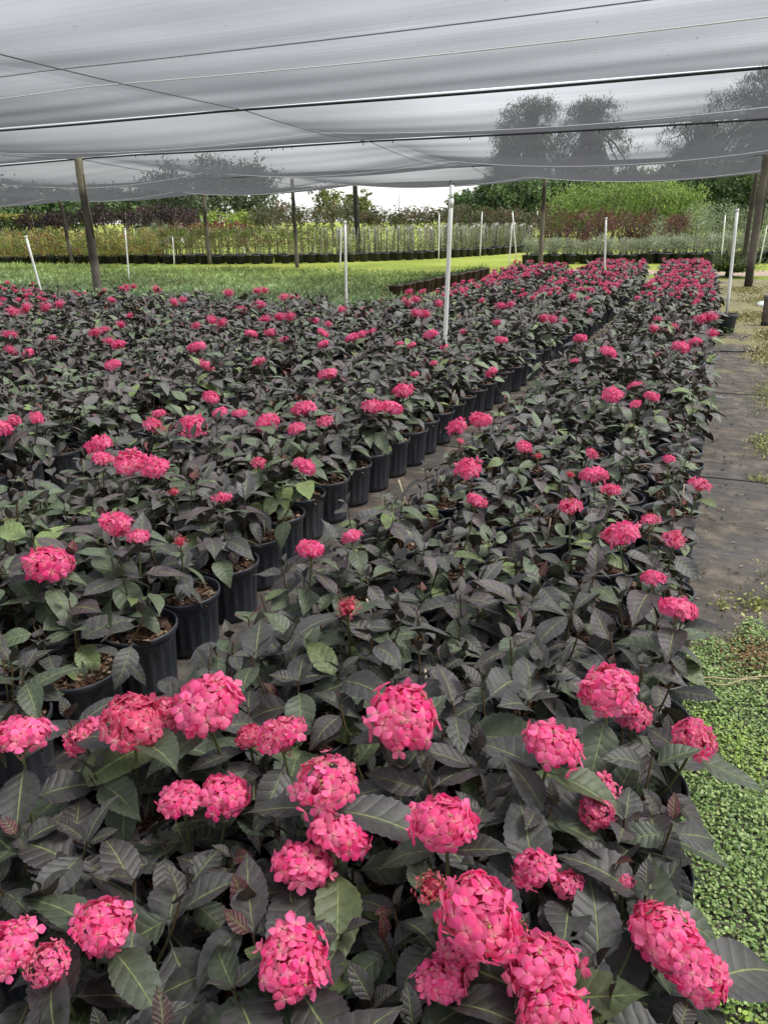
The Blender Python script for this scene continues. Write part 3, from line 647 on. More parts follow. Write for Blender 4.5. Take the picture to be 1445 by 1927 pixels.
def make_tree(name, x, y, label, cat, group, trunk_h, lumps, n, size, cols, seed, trunk_r=0.15, bark=(0.10, 0.085, 0.07), narrow=0.5, up=0.0, shell=0.55, clump=None):
    """lumps are local: (x, y, z, rx, ry, rz)"""
    rs = np.random.default_rng(seed)
    t = thing(name, (x, y, 0), label, cat, group)
    G = Geo()
    top = max(l[2] for l in lumps)
    pts = [(0, 0, -0.05), (rs.normal(0, 0.04) * trunk_h, rs.normal(0, 0.04) * trunk_h, trunk_h * 0.5), (0, 0, trunk_h), (0, 0, max(top, trunk_h * 1.05))]
    tube(G, pts, [trunk_r * 1.15, trunk_r * 0.85, trunk_r * 0.65, trunk_r * 0.2], 7, bark)
    for l in lumps:
        tube(G, [(0, 0, trunk_h * rs.uniform(0.6, 0.95)), (l[0] * 0.5, l[1] * 0.5, trunk_h * 0.5 + l[2] * 0.5), (l[0], l[1], l[2])], [trunk_r * 0.45, trunk_r * 0.3, trunk_r * 0.1], 5, bark)
    G.obj('trunk', M['bark'], t)
    H = Geo(); leaf_cloud(H, lumps, n, size, cols, rs, clump, narrow, up, 0, shell); H.obj('crown', M['foliage'], t)
    return t
def blob(w, z0, z1, rs, k=7):
    """an uneven crown of width w between z0 and z1"""
    out = [(0, 0, (z0 + z1) / 2, w * 0.33, w * 0.33, (z1 - z0) * 0.42)]
    for _ in range(k):
        a = rs.uniform(0, 6.28); r = w * rs.uniform(0.18, 0.36); z = rs.uniform(z0 + (z1 - z0) * 0.18, z1 - (z1 - z0) * 0.16)
        q = w * rs.uniform(0.12, 0.22); out.append((r * math.cos(a), r * math.sin(a), z, q, q, min(q, (z1 - z0) * 0.24)))
    return out
def copy_tree(o, loc, rz, label, sc=1.0):
    c = o.copy(); COL.objects.link(c); c.location = loc; c.rotation_euler = (0, 0, rz); c.scale = (sc, sc, sc); c['label'] = label
    for ch in list(o.children):
        d = ch.copy(); COL.objects.link(d); d.parent = c
    return c

# ------------------------------------------------------------------ ground
def ground_material():
    m, out, N, L = mat('lawn')
    tc = N('ShaderNodeTexCoord'); n1 = N('ShaderNodeTexNoise', i_Scale=0.35, i_Detail=4.0); L(tc.outputs['Object'], n1.inputs['Vector'])
    n2 = N('ShaderNodeTexNoise', i_Scale=14.0, i_Detail=6.0, i_Roughness=0.7); L(tc.outputs['Object'], n2.inputs['Vector'])
    r = N('ShaderNodeValToRGB'); ramp(r, [(0.3, (0.21, 0.28, 0.055)), (0.5, (0.29, 0.36, 0.075)), (0.7, (0.38, 0.41, 0.11))]); L(n1.outputs['Fac'], r.inputs[0])
    r2 = N('ShaderNodeValToRGB'); ramp(r2, [(0.3, (0.55, 0.55, 0.5)), (0.7, (1.2, 1.15, 1.0))]); L(n2.outputs['Fac'], r2.inputs[0])
    c = mixc(N, L, 1.0, r.outputs[0], r2.outputs[0], 'MULTIPLY')
    b = N('ShaderNodeBump', i_Strength=0.9, i_Distance=0.06); L(n2.outputs['Fac'], b.inputs['Height'])
    p = N('ShaderNodeBsdfPrincipled', i_Roughness=0.9); p.inputs['Specular IOR Level'].default_value = 0.1
    L(c, p.inputs['Base Color']); L(b.outputs[0], p.inputs['Normal']); L(p.outputs[0], out.inputs[0]); return m
def cloth_material():
    """black woven ground cloth, dusty, with washed-on soil and, farther off, moss"""
    m, out, N, L = mat('ground_cloth')
    tc = N('ShaderNodeTexCoord'); O = tc.outputs['Object']
    sp = N('ShaderNodeSeparateXYZ'); L(O, sp.inputs[0])
    def noise(scale, det=5.0, rough=0.6, stretch=None):
        n = N('ShaderNodeTexNoise', i_Scale=scale, i_Detail=det, i_Roughness=rough)
        if stretch:
            mp = N('ShaderNodeMapping'); mp.inputs['Scale'].default_value = stretch; L(O, mp.inputs[0]); L(mp.outputs[0], n.inputs['Vector'])
        else: L(O, n.inputs['Vector'])
        return n.outputs['Fac']
    big = noise(1.1, 6.0, 0.62); mid = noise(6.0, 6.0, 0.65); fine = noise(70.0, 4.0, 0.7); streak = noise(3.0, 5.0, 0.6, (0.6, 4.0, 1))
    wv = N('ShaderNodeTexWave', i_Scale=60.0, bands_direction='Y'); L(O, wv.inputs['Vector'])
    r = N('ShaderNodeValToRGB'); ramp(r, [(0.25, (0.040, 0.040, 0.043)), (0.5, (0.080, 0.079, 0.080)), (0.75, (0.16, 0.157, 0.152))]); L(streak, r.inputs[0])
    c = mixc(N, L, 0.18, r.outputs[0], wv.outputs['Color'], 'MULTIPLY')
    # soil
    soil = N('ShaderNodeValToRGB'); ramp(soil, [(0.32, (0.028, 0.021, 0.015)), (0.5, (0.085, 0.066, 0.048)), (0.68, (0.20, 0.16, 0.12))]); L(mid, soil.inputs[0])
    yy = N('ShaderNodeMapRange', i_1=2.0, i_2=8.0, i_3=-0.02, i_4=0.05); L(sp.outputs[1], yy.inputs[0])
    sm = N('ShaderNodeMapRange', i_1=0.37, i_2=0.53); L(math_n(N, L, 'ADD', math_n(N, L, 'ADD', math_n(N, L, 'MULTIPLY', big, 0.65), math_n(N, L, 'MULTIPLY', mid, 0.35)), yy.outputs[0]), sm.inputs[0])
    c = mixc(N, L, math_n(N, L, 'MULTIPLY', sm.outputs[0], 0.85), c, soil.outputs[0])
    # moss and short weeds, thicker farther along the path
    my = N('ShaderNodeMapRange', i_1=6.0, i_2=14.0, i_3=-0.10, i_4=0.16); L(sp.outputs[1], my.inputs[0])
    mn = noise(1.7, 7.0, 0.7, (1.0, 0.8, 1)); mm = N('ShaderNodeMapRange', i_1=0.54, i_2=0.66); L(math_n(N, L, 'ADD', mn, my.outputs[0]), mm.inputs[0])
    moss = N('ShaderNodeValToRGB'); ramp(moss, [(0.3, (0.12, 0.095, 0.04)), (0.5, (0.25, 0.225, 0.08)), (0.72, (0.36, 0.32, 0.16))]); L(fine, moss.inputs[0])
    c = mixc(N, L, math_n(N, L, 'MULTIPLY', mm.outputs[0], 0.85), c, moss.outputs[0])
    g = N('ShaderNodeMapRange', i_1=0.2, i_2=0.8, i_3=0.6, i_4=1.35); L(fine, g.inputs[0])
    cb = N('ShaderNodeCombineColor'); [L(g.outputs[0], cb.inputs[i]) for i in range(3)]
    c = mixc(N, L, 1.0, c, cb.outputs[0], 'MULTIPLY')
    h = math_n(N, L, 'ADD', math_n(N, L, 'MULTIPLY', streak, 0.8), math_n(N, L, 'ADD', math_n(N, L, 'MULTIPLY', fine, 0.25), math_n(N, L, 'MULTIPLY', mid, 0.6)))
    b = N('ShaderNodeBump', i_Strength=0.7, i_Distance=0.02); L(h, b.inputs['Height'])
    p = N('ShaderNodeBsdfPrincipled', i_Roughness=0.62); p.inputs['Specular IOR Level'].default_value = 0.35
    L(c, p.inputs['Base Color']); L(b.outputs[0], p.inputs['Normal']); L(p.outputs[0], out.inputs[0]); return m
M['lawn'] = ground_material(); M['cloth'] = cloth_material(); M['sand'] = simple('sandy_track', (0.40, 0.31, 0.24), 0.9, 0.25, 5, 0.1, 0.4)
G = Geo(); xs = np.concatenate([[-900, -300], np.linspace(-60, 40, 30), [300, 900]]); ys = np.concatenate([[-300, -60], np.linspace(-12, 90, 30), [400, 1500]])
X, Y = np.meshgrid(xs, ys, indexing='ij'); sheet(G, X, Y, X * 0 - 0.012)
tag(G.obj('ground', M['lawn']), 'flat bright green lawn running out to the trees', 'ground', kind='structure')
G = Geo(); X, Y = np.meshgrid(np.linspace(-26, 3.2, 60), np.linspace(-4, 23.6, 56), indexing='ij'); sheet(G, X, Y, X * 0)
gc = G.obj('ground_cloth', M['cloth'])
G = Geo()
for ys_ in (5.12, 7.9, 1.6):
    xx = np.linspace(-24, 3, 120); tube(G, np.stack([xx, ys_ + 0.02 * np.sin(xx * 2.1) + 0.01 * np.sin(xx * 7), np.full(120, 0.002)], 1), 0.006, 5)
G.obj('cloth_seam', M['black'], gc)
tag(gc, 'grey woven ground cloth under the pots and along the bare path', 'ground cloth', kind='structure')
G = Geo(); X, Y = np.meshgrid(np.linspace(-7.2, 14, 40), np.linspace(0, 1, 4), indexing='ij')
Yw = 24.3 + 0.10 * (X + 7) + Y * (2.3 + 0.3 * np.sin(X * 0.9)) + 0.25 * np.sin(X * 1.7); sheet(G, X, Yw, X * 0 - 0.006)
tag(G.obj('sandy_track', M['sand']), 'pale sandy track crossing behind the flower beds', 'track', kind='structure')

# creeping ground cover by the near pots
def clover_edge(x): return 2.78 + 0.12 * np.sin(x * 9) + 0.25 * np.clip((x - 0.05) / 0.2, 0, 1) + 0.06 * np.sin(x * 31) - 0.9 * np.clip((x - 0.5), 0, 1)
rs = np.random.default_rng(31); n = 115000
x = rs.uniform(-0.25, 1.05, n); y = rs.uniform(0.75, 3.15, n); dens = 0.5 + 0.5 * np.sin(x * 17 + 2 * np.sin(y * 9)) * np.sin(y * 13 + 1.5 * np.sin(x * 11))
k = (y < clover_edge(x) + rs.normal(0, 0.03, n)) & (rs.random(n) < 0.62 + 0.38 * dens); x, y, dens = x[k], y[k], dens[k]; n = len(x)
hgt = 0.004 + 0.040 * (0.25 + 0.75 * dens) * rs.random(n) ** 0.7
sz = rs.uniform(0.0030, 0.0068, n)[:, None]; nrm = unit(rs.normal(0, 0.42, (n, 3)) + np.array([0, 0, 1.0])); a = unit(np.cross(nrm, rs.normal(0, 1, (n, 3)))); b = np.cross(nrm, a)
c0 = np.stack([x, y, hgt], 1); ang = np.linspace(0, 2 * PI, 6, endpoint=False)
v = np.stack([c0 + a * sz * math.cos(t) + b * sz * 0.85 * math.sin(t) + nrm * sz * 0.25 * (math.cos(t) ** 2) for t in ang], 1).reshape(-1, 3)
base = np.arange(n)[:, None] * 6; q = np.concatenate([base + np.array([[0, 1, 2, 3]]), base + np.array([[0, 3, 4, 5]])])
pal = np.array([(0.19, 0.30, 0.085), (0.26, 0.38, 0.11), (0.12, 0.20, 0.06), (0.30, 0.38, 0.14)])
col = pal[rs.integers(0, 4, n)] * rs.uniform(0.75, 1.25, (n, 1))
rust = np.exp(-(((x - 0.24) / 0.10) ** 2 + ((y - 2.86) / 0.13) ** 2)) > rs.random(n) * 1.1; col[rust] = np.array([0.20, 0.115, 0.04]) * rs.uniform(0.7, 1.3, (rust.sum(), 1))
lime = (np.sin(x * 5 + 1) * np.sin(y * 6.0 + 0.8) > 0.55) & (rs.random(n) < 0.6); col[lime] *= np.array([1.25, 1.2, 0.75])
G = Geo(); G.add(v, q, None, np.repeat(col, 6, 0)); tag(G.obj('ground_cover', M['clover']), 'mat of tiny round green leaves creeping beside the near pots', 'ground cover', kind='stuff')

# soil, weeds and litter lying on the path
def patch(cx, cy, rx, ry, n, col, rs, G, s=0.012):
    x = cx + rs.normal(0, 0.5, n) * rx; y = cy + rs.normal(0, 0.5, n) * ry
    t = unit(rs.normal(0, 1, (n, 3)) + [0, 0, 0.5]); b = unit(np.cross(t, rs.normal(0, 1, (n, 3)))); p = np.stack([x, y, rs.uniform(0.004, 0.02, n)], 1); q = rs.uniform(0.5, 1.4, (n, 1)) * s
    v = np.stack([p - t * q, p + b * q * 0.5, p + t * q, p - b * q * 0.5], 1).reshape(-1, 3); v[:, 2] = np.maximum(v[:, 2], 0.003)
    G.add(v, np.arange(4 * n).reshape(-1, 4), None, np.repeat(np.array(col) * rs.uniform(0.6, 1.4, (n, 1)), 4, 0))
G = Geo(); rs = np.random.default_rng(32)
for cx, cy, rx, ry, n in [(0.34, 6.1, 0.14, 0.35, 700), (0.36, 8.0, 0.16, 0.9, 900), (0.25, 3.32, 0.12, 0.12, 220), (0.36, 3.6, 0.1, 0.2, 200), (0.12, 3.25, 0.05, 0.05, 50), (0.3, 5.2, 0.12, 0.1, 160), (0.42, 10.5, 0.25, 0.8, 800), (0.5, 12.2, 0.3, 0.7, 900), (0.2, 14.6, 0.5, 0.8, 1400), (0.5, 17.5, 0.5, 1.2, 1400), (0.05, 20, 0.4, 1.2, 1200), (0.9, 21, 0.5, 2, 1200), (1.2, 9, 0.4, 2, 900), (1.0, 6, 0.3, 1.5, 600)]:
    patch(cx, cy, rx, ry, n, (0.34, 0.36, 0.11) if cy < 9 else (0.33, 0.30, 0.12), rs, G, 0.010 if cy < 9 else 0.022)
tag(G.obj('moss', M['clover']), 'yellow-green moss and small weeds scattered over the path', 'moss', kind='stuff')
G = Geo(); n = 1700
for _ in range(n):
    cx, cy = rs.uniform(-0.1, 1.3), 2.7 + 13 * rs.random() ** 1.6; l = rs.uniform(0.004, 0.016) * (1 + cy * 0.05); a = rs.uniform(0, 6.28)
    t = np.array([math.cos(a), math.sin(a), 0]); b = np.array([-t[1], t[0], 0]); w = l * rs.uniform(0.15, 0.5); p = np.array([cx, cy, 0.005])
    c = [(0.05, 0.035, 0.025), (0.16, 0.11, 0.07), (0.34, 0.28, 0.20), (0.03, 0.025, 0.02)][rs.integers(0, 4)]
    z = np.array([0, 0, rs.uniform(0.002, 0.008)])
    G.add([p - t * l, p - b * w + z, p + t * l, p + b * w + z * 0.4], [(0, 1, 2, 3)], None, c)
tag(G.obj('leaf_litter', M['mulch']), 'bits of bark and dead leaves strewn along the path', 'litter', kind='stuff')
G = Geo()
for j, (a, b2) in enumerate([((0.03, 2.545, 0.03), (0.34, 2.72, 0.035)), ((0.05, 2.53, 0.028), (0.26, 2.66, 0.03))]):
    p0, p1 = np.array(a), np.array(b2); f = np.linspace(0, 1, 9)[:, None]; pts = p0 + (p1 - p0) * f; pts[:, 1] += 0.012 * np.sin(f[:, 0] * 7 + j); pts[:, 2] += 0.006 * np.sin(f[:, 0] * 11)
    tube(G, pts, 0.0022, 5)
tube(G, [(0.22, 2.63, 0.034), (0.25, 2.60, 0.035), (0.27, 2.56, 0.03)], 0.0015, 4)
tag(G.obj('straw_stalk', M['straw']), 'long dry forked straw stalk lying across the green ground cover', 'straw')
G = Geo(); tube(G, [(-0.32, 10.45, 0.012), (-0.05, 10.5, 0.012), (0.24, 10.62, 0.01)], 0.010, 6)
tag(G.obj('drip_hose', M['black']), 'thin black hose lying across the path beside the bed', 'hose')

# ------------------------------------------------------------------ timber posts
posts = [
    (-13.47, 13.45, -13.50, 13.42, 3.01),  # P1
    (-25.95, 24.66, -26.04, 24.56, 2.54),  # P2
    (-19.97, 26.21, -19.98, 26.20, 2.75),  # P3
    (-15.23, 25.22, -15.26, 25.20, 3.00),  # P4
    (-15.26, 30.45, -15.36, 30.40, 3.00),  # P5
    (-6.88, 28.53, -6.91, 28.52, 3.01),  # P6
    (0.11, 20.99, 0.05, 20.99, 3.00),  # P7
    (-0.11, 28.74, -0.14, 28.74, 3.02),  # P7b
    (0.43, 13.48, 0.40, 13.48, 0.42),  # P8
]
PLAB = ['tall weathered post standing at the back of the flower bed, second from hedge', 'darkest-footed short post at the hedge end of the shade house', 'grey post with a black burn mark before the red shrubs',
        'slim dark post against the white sky gap', 'thick black post against the yellow-green tree', 'straight grey post where the sapling row meets the silver shrubs',
        'leaning rough post at the far end of the path', 'dark post close behind the leaning path-end post', 'weathered post beside the path near the white lid']
for n, ((x0, y0, x1, y1, z1), lab) in enumerate(zip(posts, PLAB)):
    rs = np.random.default_rng(60 + n); d = math.hypot(x0, y0); G = Geo(); f = np.linspace(0, 1, 15); z1 = z1 + 0.03
    wob = rs.normal(0, 0.010, (15, 2)); wob[0] = 0
    px = np.stack([(x1 - x0) * f, (y1 - y0) * f, z1 * f], 1); px[:, :2] += np.cumsum(wob, 0) * 0.6 - np.cumsum(wob, 0)[-1] * 0.6 * f[:, None]
    px[0, 2] = -0.05
    r0 = {0: 0.105, 4: 0.12, 5: 0.085, 6: 0.10, 3: 0.075, 8: 0.10}.get(n, 0.085)
    cols = np.tile(np.array([0.15, 0.130, 0.11]), (15, 1)) * rs.uniform(0.8, 1.15, (15, 1))
    lo, hi = {0: (4, 12), 1: (6, 14), 2: (8, 11), 3: (6, 12), 4: (2, 15), 5: (9, 13), 6: (0, 3), 7: (0, 15), 8: (0, 2)}[n]
    cols[lo:hi] *= {4: 0.22, 7: 0.45, 0: 0.5}.get(n, 0.35)
    if n == 0: cols[11:] = np.array([0.24, 0.22, 0.16])
    tube(G, px, np.linspace(r0, r0 * 0.86, 15) * rs.uniform(0.94, 1.06, 15), 12, cols)
    if n in (6, 0):   # split bark hanging off
        tube(G, [(px[6, 0] + r0, px[6, 1], px[6, 2]), (px[9, 0] + r0 * 1.15, px[9, 1] - 0.03, px[9, 2]), (px[12, 0] + r0 * 0.95, px[12, 1], px[12, 2])], [0.012, 0.02, 0.008], 5, (0.11, 0.095, 0.08))
    o = G.obj('timber_post', M['bark'], None, True, (x0, y0, 0)); tag(o, lab, 'post', 'timber posts carrying the shade net')

# ------------------------------------------------------------------ shade net
def base_z(X): return 2.95 - 0.34 * np.clip((-X - 12) / 22, 0, 1.3)
def net_z(X, Y, y0, y1, sag, seed):
    t = (Y - y0) / (y1 - y0); bay = np.abs(np.sin(PI * t)); sx = np.abs(np.sin(PI * (X - 0.4) / 6.75)) ** 0.8
    rs = np.random.default_rng(seed); z = base_z(X) - sag * bay * (0.35 + 0.65 * sx)
    for _ in range(16):
        fy = rs.uniform(2.0, 9.0); fx = rs.uniform(0.05, 0.5); z = z + 0.0022 / (0.5 + fy / 5) * np.sin(fy * Y + fx * X + rs.uniform(0, 6.28) + 0.8 * np.sin(X * rs.uniform(0.1, 0.4))) * bay ** 0.4
    return z
XN = np.linspace(-36, 10, 185)
PAN = [(1.2, 8.985, 0.08, 'nearest shade net panel overhead, ending at the light slit'),
       (9.015, 13.45, 0.17, 'shade net panel between the light slit and the clipped cable'), (13.5, 20.95, 0.34, 'deeply sagging shade net panel behind the clipped cable'), (21.0, 28.3, 0.36, 'farthest shade net panel ending above the sapling rows')]
for n, (y0, y1, sag, lab) in enumerate(PAN):
    ny = max(24, int((y1 - y0) * 9)); X, Y = np.meshgrid(XN, np.linspace(y0 if n else -4.0, y1, ny + (40 if n == 0 else 0)), indexing='ij'); Z = net_z(X, Y, y0, y1, sag, 80 + n)
    G = Geo(); sheet(G, X, Y, Z); o = G.obj('shade_net', M['net']); tag(o, lab, 'shade net', 'panels of grey shade net overhead')
    # sewn seams along and across the panel
    for xs_, r_ in ((-6.2, 0.006), (-13.2, 0.008), (0.75, 0.006), (-20.0, 0.009)):
        yy = np.linspace(y0, y1, 40); xx = np.full(40, xs_) + 0.04 * np.sin(yy * 0.7) + 0.085 * (10 - yy); g = Geo()
        tube(g, np.stack([xx, yy, np.minimum(base_z(xx) - 0.02 - 0.4 * sag * np.sin(PI * (yy - y0) / (y1 - y0)) , 9)], 1), r_, 5); g.obj('seam', M['seam'], o)
    for ys_ in [w for w in (3.4, 6.72, 11.35, 17.2, 24.4) if y0 < w < y1]:
        xx = np.linspace(-34, 9, 120); yy = np.full(120, ys_) + 0.05 * np.sin(xx * 0.35); g = Geo()
        tube(g, np.stack([xx, yy, net_z(xx, yy, y0, y1, sag, 80 + n) - 0.008], 1), 0.0055, 5); g.obj('cord', M['cord'], o)
for ys_, r_, dz, lab in [(6.1, 0.005, 0.02, 'thin dark cable above the near net, closest overhead'), (9.0, 0.016, -0.012, 'black cable along the light slit in the net'), (13.475, 0.018, -0.014, 'dark cable with hanging clips across the middle of the net'),
                         (20.975, 0.018, -0.012, 'dark cable in the folds beyond the clipped cable'), (28.3, 0.018, 0.0, 'cable carrying the far edge of the net')]:
    xx = np.linspace(-35, 9.5, 90); g = Geo(); zz = base_z(xx) + dz - 0.02 * np.abs(np.sin(PI * (xx - 0.4) / 6.75))
    tube(g, np.stack([xx, np.full(90, ys_), zz], 1), r_, 6)
    if abs(ys_ - 13.475) < 0.1:
        rs = np.random.default_rng(9)
        for cxp in np.sort(rs.uniform(-12, 0.3, 26)):
            zc = 2.95 - 0.34 * max(0, (-cxp - 12) / 22) - 0.03; tube(g, [(cxp, ys_, zc), (cxp + rs.normal(0, 0.01), ys_ - 0.01, zc - rs.uniform(0.03, 0.06))], 0.008, 5)
    tag(g.obj('support_cable', M['cable']), lab, 'cable', 'cables under the shade net')
rs = np.random.default_rng(77); G = Geo()
for _ in range(46):
    x, y = rs.uniform(-5, 0.6), rs.uniform(4.5, 8.6); s = rs.uniform(0.006, 0.02); p = PAN[0]
    z = float(net_z(np.array(x), np.array(y), p[0], p[1], p[2], 80)) + 0.012; a = rs.uniform(0, 6.28)
    t = np.array([math.cos(a), math.sin(a), 0]) * s; b = np.array([-t[1], t[0], 0]) * rs.uniform(0.2, 0.6); c = np.array([x, y, z])
    G.add([c - t, c - b, c + t, c + b], [(0, 1, 2, 3)], None, (0.02, 0.02, 0.015))
tag(G.obj('fallen_leaves', M['bark']), 'dark specks of fallen leaf caught on top of the net', 'debris', kind='stuff')

# ------------------------------------------------------------------ sprinkler risers
def riser(x0, y0, x1, y1, z1, lab, r=0.017, top='plain', z0=0.0):
    t = thing('sprinkler_riser', (x0, y0, z0), lab, 'riser', 'white sprinkler risers')
    d = np.array([x1 - x0, y1 - y0, z1 - z0]); g = Geo(); f = np.linspace(0, 1, 5)[:, None]
    tube(g, d * f + np.array([[0, 0, -0.02 * (1 - float(a))] for a in f[:, 0]]), r, 12); g.obj('pipe', M['pvc'], t)
    u = d / np.linalg.norm(d)
    if top == 'big':
        g = Geo(); L0 = np.linalg.norm(d)
        tube(g, [u * (L0 - 0.185), u * (L0 - 0.115)], r * 1.16, 14); tube(g, [u * (L0 - 0.110), u * (L0 - 0.06)], r * 1.02, 14); tube(g, [u * (L0 - 0.08), u * (L0 - 0.035)], r * 0.95, 14); g.obj('coupling', M['pvc'], t)
        g = Geo(); tube(g, [u * (L0 - 0.035), u * L0], [r * 0.5, r * 0.35], 8); e = u * L0
        tube(g, [e + np.array([-0.02, 0, -0.012]), e + np.array([-0.022, 0, 0.03]), e + np.array([0, 0, 0.036])], 0.006, 5); tube(g, [e + np.array([0.004, 0, 0.0]), e + np.array([0.026, 0, 0.012])], 0.007, 5); g.obj('sprinkler_head', M['black'], t)
    else:
        g = Geo(); tube(g, [d * 0.985, d * 1.012], r * 1.22, 10); g.obj('cap', M['pvc'], t)
        if top == 'head':
            g = Geo(); tube(g, [d * 1.012, d * 1.04], [r * 0.6, r * 0.3], 7); g.obj('sprinkler_head', M['black'], t)
RIS = [(-2.58, 6.95, -2.49, 6.84, 1.89, 'tall thick white riser with stepped couplings and black sprinkler head among the hydrangeas', 0.0205, 'big'),
       (-5.66, 10.8, -5.63, 10.78, 1.58, 'straight white riser rising behind the hydrangeas before the feathery bed', 0.019, 'plain'),
       (-11.62, 10.27, -11.72, 10.17, 1.39, 'leaning white riser at the back edge, nearest the hedge end', 0.02, 'head'),
       (-15.43, 16.57, -15.38, 16.62, 1.46, 'white riser in the feathery bed beside the tall weathered post', 0.02, 'plain'),
       (-2.86, 18.08, -2.96, 18.07, 1.6, 'white riser among the far pink heads of the hydrangeas', 0.021, 'plain'),
       (-20.68, 24.84, -20.65, 24.87, 1.07, 'short white riser on the lawn edge before the purple trees', 0.022, 'plain'),
       (-31.3, 26.3, -31.53, 26.0, 0.95, 'outermost of two parallel short risers near the hedge', 0.022, 'plain'), (-30.3, 25.6, -30.6, 25.4, 0.97, 'inner one of two parallel short risers near the hedge', 0.022, 'plain'),
       (-32.7, 30.15, -32.74, 30.11, 0.96, 'small tilted riser between yellow saplings near the hedge', 0.022, 'plain'), (-20.08, 28.34, -20.08, 28.34, 1.38, 'slim upright riser just past the burn-marked post', 0.02, 'plain'),
       (-20.27, 29.23, -20.45, 29.1, 1.11, 'short slanting riser beside the slim one past the burn-marked post', 0.02, 'plain'), (-17.21, 29.98, -17.16, 30.0, 1.31, 'pale riser between the slim dark post and the thick black post', 0.024, 'plain'),
       (-12.62, 23.7, -12.55, 23.74, 1.4, 'white riser close before the thick black post', 0.022, 'plain'), (-11.59, 30.45, -11.6, 30.45, 1.82, 'tall riser standing at the pots of the staked saplings', 0.022, 'plain'),
       (-10.93, 33.92, -10.91, 33.93, 1.89, 'tall far riser midway along the staked saplings', 0.022, 'plain'), (-7.71, 27.28, -7.67, 27.29, 1.47, 'shorter riser of the crossed pair on the bright lawn', 0.02, 'plain'),
       (-8.5, 31.22, -8.76, 31.15, 1.87, 'leaning taller riser of the crossed pair on the bright lawn', 0.022, 'plain'), (-10.86, 43.55, -10.84, 43.55, 1.98, 'farthest riser at the end of the sapling row', 0.024, 'plain'),
       (-0.85, 30.78, -0.94, 30.78, 1.66, 'riser rising from the silver potted shrubs behind the fern', 0.022, 'plain'), (-0.16, 12.42, -0.235, 12.55, 1.69, 'white riser standing tilted in a lone black pot by the path', 0.021, 'head'),
       (0.41, 31.23, 0.45, 31.23, 1.3, 'riser at the path side end of the silver shrubs', 0.02, 'plain')]
for q in RIS: riser(*q, z0=0.24 if q[5].find('lone') >= 0 else 0.0)
# the lone pot that holds a riser
t = thing('weighted_pot', (-0.15, 12.45, 0.004), 'lone black pot holding a tilted white riser beside the path', 'pot')
g = Geo(); lathe(g, [(0.02, 0.004), (0.118, 0.0), (0.135, 0.20), (0.139, 0.215), (0.150, 0.218), (0.152, 0.262), (0.148, 0.262), (0.143, 0.22)], 40); g.obj('pot', M['pot'], t)
g = Geo(); mg = mulch_geo(1, 9); g.merge(mg, np.diag([1.12, 1.12, 1.08, 1.0])); g.obj('mulch', M['mulch'], t, False)
g = Geo(); rs = np.random.default_rng(3); n = 26
add_leaves(g, np.tile([[0.0, 0.0, 0.0]], (n, 1)) + np.stack([rs.uniform(-0.06, 0.10, n), rs.uniform(-0.22, -0.15, n), rs.uniform(0, 0.07, n)], 1), rs.uniform(0, 6.28, n), rs.uniform(0, 1.0, n), rs.uniform(0.06, 0.12, n), rs.uniform(0.010, 0.02, n), rs.uniform(0.3, 1, n), np.full(n, 0.2), np.tile([[0.09, 0.17, 0.05]], (n, 1)), 2, rs)
tag(g.obj('weed', M['foliage'], None, True, (-0.15, 12.45, 0.004)), 'small green weed at the foot of the lone pot', 'weed')
# white lid on the moss
g = Geo(); lathe(g, [(0.001, 0.05), (0.12, 0.046), (0.165, 0.034), (0.18, 0.012), (0.18, 0.0), (0.172, 0.0)], 30)
o = g.obj('plastic_lid', M['lid'], None, True, (0.46, 16.5, 0.03)); o.rotation_euler = (R(10), R(-6), 0); tag(o, 'white domed plastic lid lying on the mossy path', 'lid')

# ------------------------------------------------------------------ feathery bed behind the hydrangeas
def feather(G, x, y, rs, h, col, n=44, w=0.006):
    a = rs.uniform(0, 6.28, n); e = rs.uniform(0.05, 1.25, n); l = h * rs.uniform(0.6, 1.15, n)
    t = np.stack([np.cos(a) * np.cos(e), np.sin(a) * np.cos(e), np.sin(e)], 1); b = unit(np.cross(t, rs.normal(0, 1, (n, 3))))
    p = np.array([x, y, 0.05]) + t * l[:, None] * rs.uniform(0.1, 0.55, (n, 1)); q = l[:, None] * 0.17; ww = q * rs.uniform(0.15, 0.4, (n, 1))
    v = np.stack([p - t * q, p + b * ww, p + t * q, p - b * ww], 1).reshape(-1, 3); v[:, 2] = np.maximum(v[:, 2], 0.02)
    G.add(v, np.arange(4 * n).reshape(-1, 4), None, np.repeat(col * rs.uniform(0.7, 1.35, (n, 1)), 4, 0))
G = Geo(); rs = np.random.default_rng(41)
for y in np.arange(10.75, 22.4, 0.30):
    for x in np.arange(-27, -4.7, 0.30):
        if not seen((x, y, 0.3), 0.6): continue
        if x > -6.95 and y > 15.2: continue
        if x > -5.1 - 0.15 * max(0, y - 12): continue
        if -6.95 < x and y < 11.0: continue
        if y > 21.3 + 0.12 * (x + 7) * -0.2 and x > -7.4: continue
        if math.sin(x * 1.1 + 2) * math.sin(y * 1.3) > 0.86: continue
        far = min(1, max(0, (y - 11.5) / 9)); pt = 0.5 + 0.5 * math.sin(x * 0.9 + math.sin(y * 1.1) * 1.5)
        col = np.array([0.21, 0.30, 0.18]) * (1 - far) + np.array([0.33, 0.43, 0.14]) * far
        if rs.random() < 0.06: continue
        col = col * (0.72 + 0.5 * pt) * rs.uniform(0.7, 1.2) + np.array([0.03, 0.0, -0.01]) * (rs.random() < 0.08)
        feather(G, x + rs.normal(0, 0.08), y + rs.normal(0, 0.08), rs, 0.27 + 0.09 * rs.random(), col, 84 if y < 14 else 56)
tag(G.obj('fern_bed', M['foliage']), 'low feathery green plants filling the bed behind the hydrangeas', 'fern bed', kind='stuff')
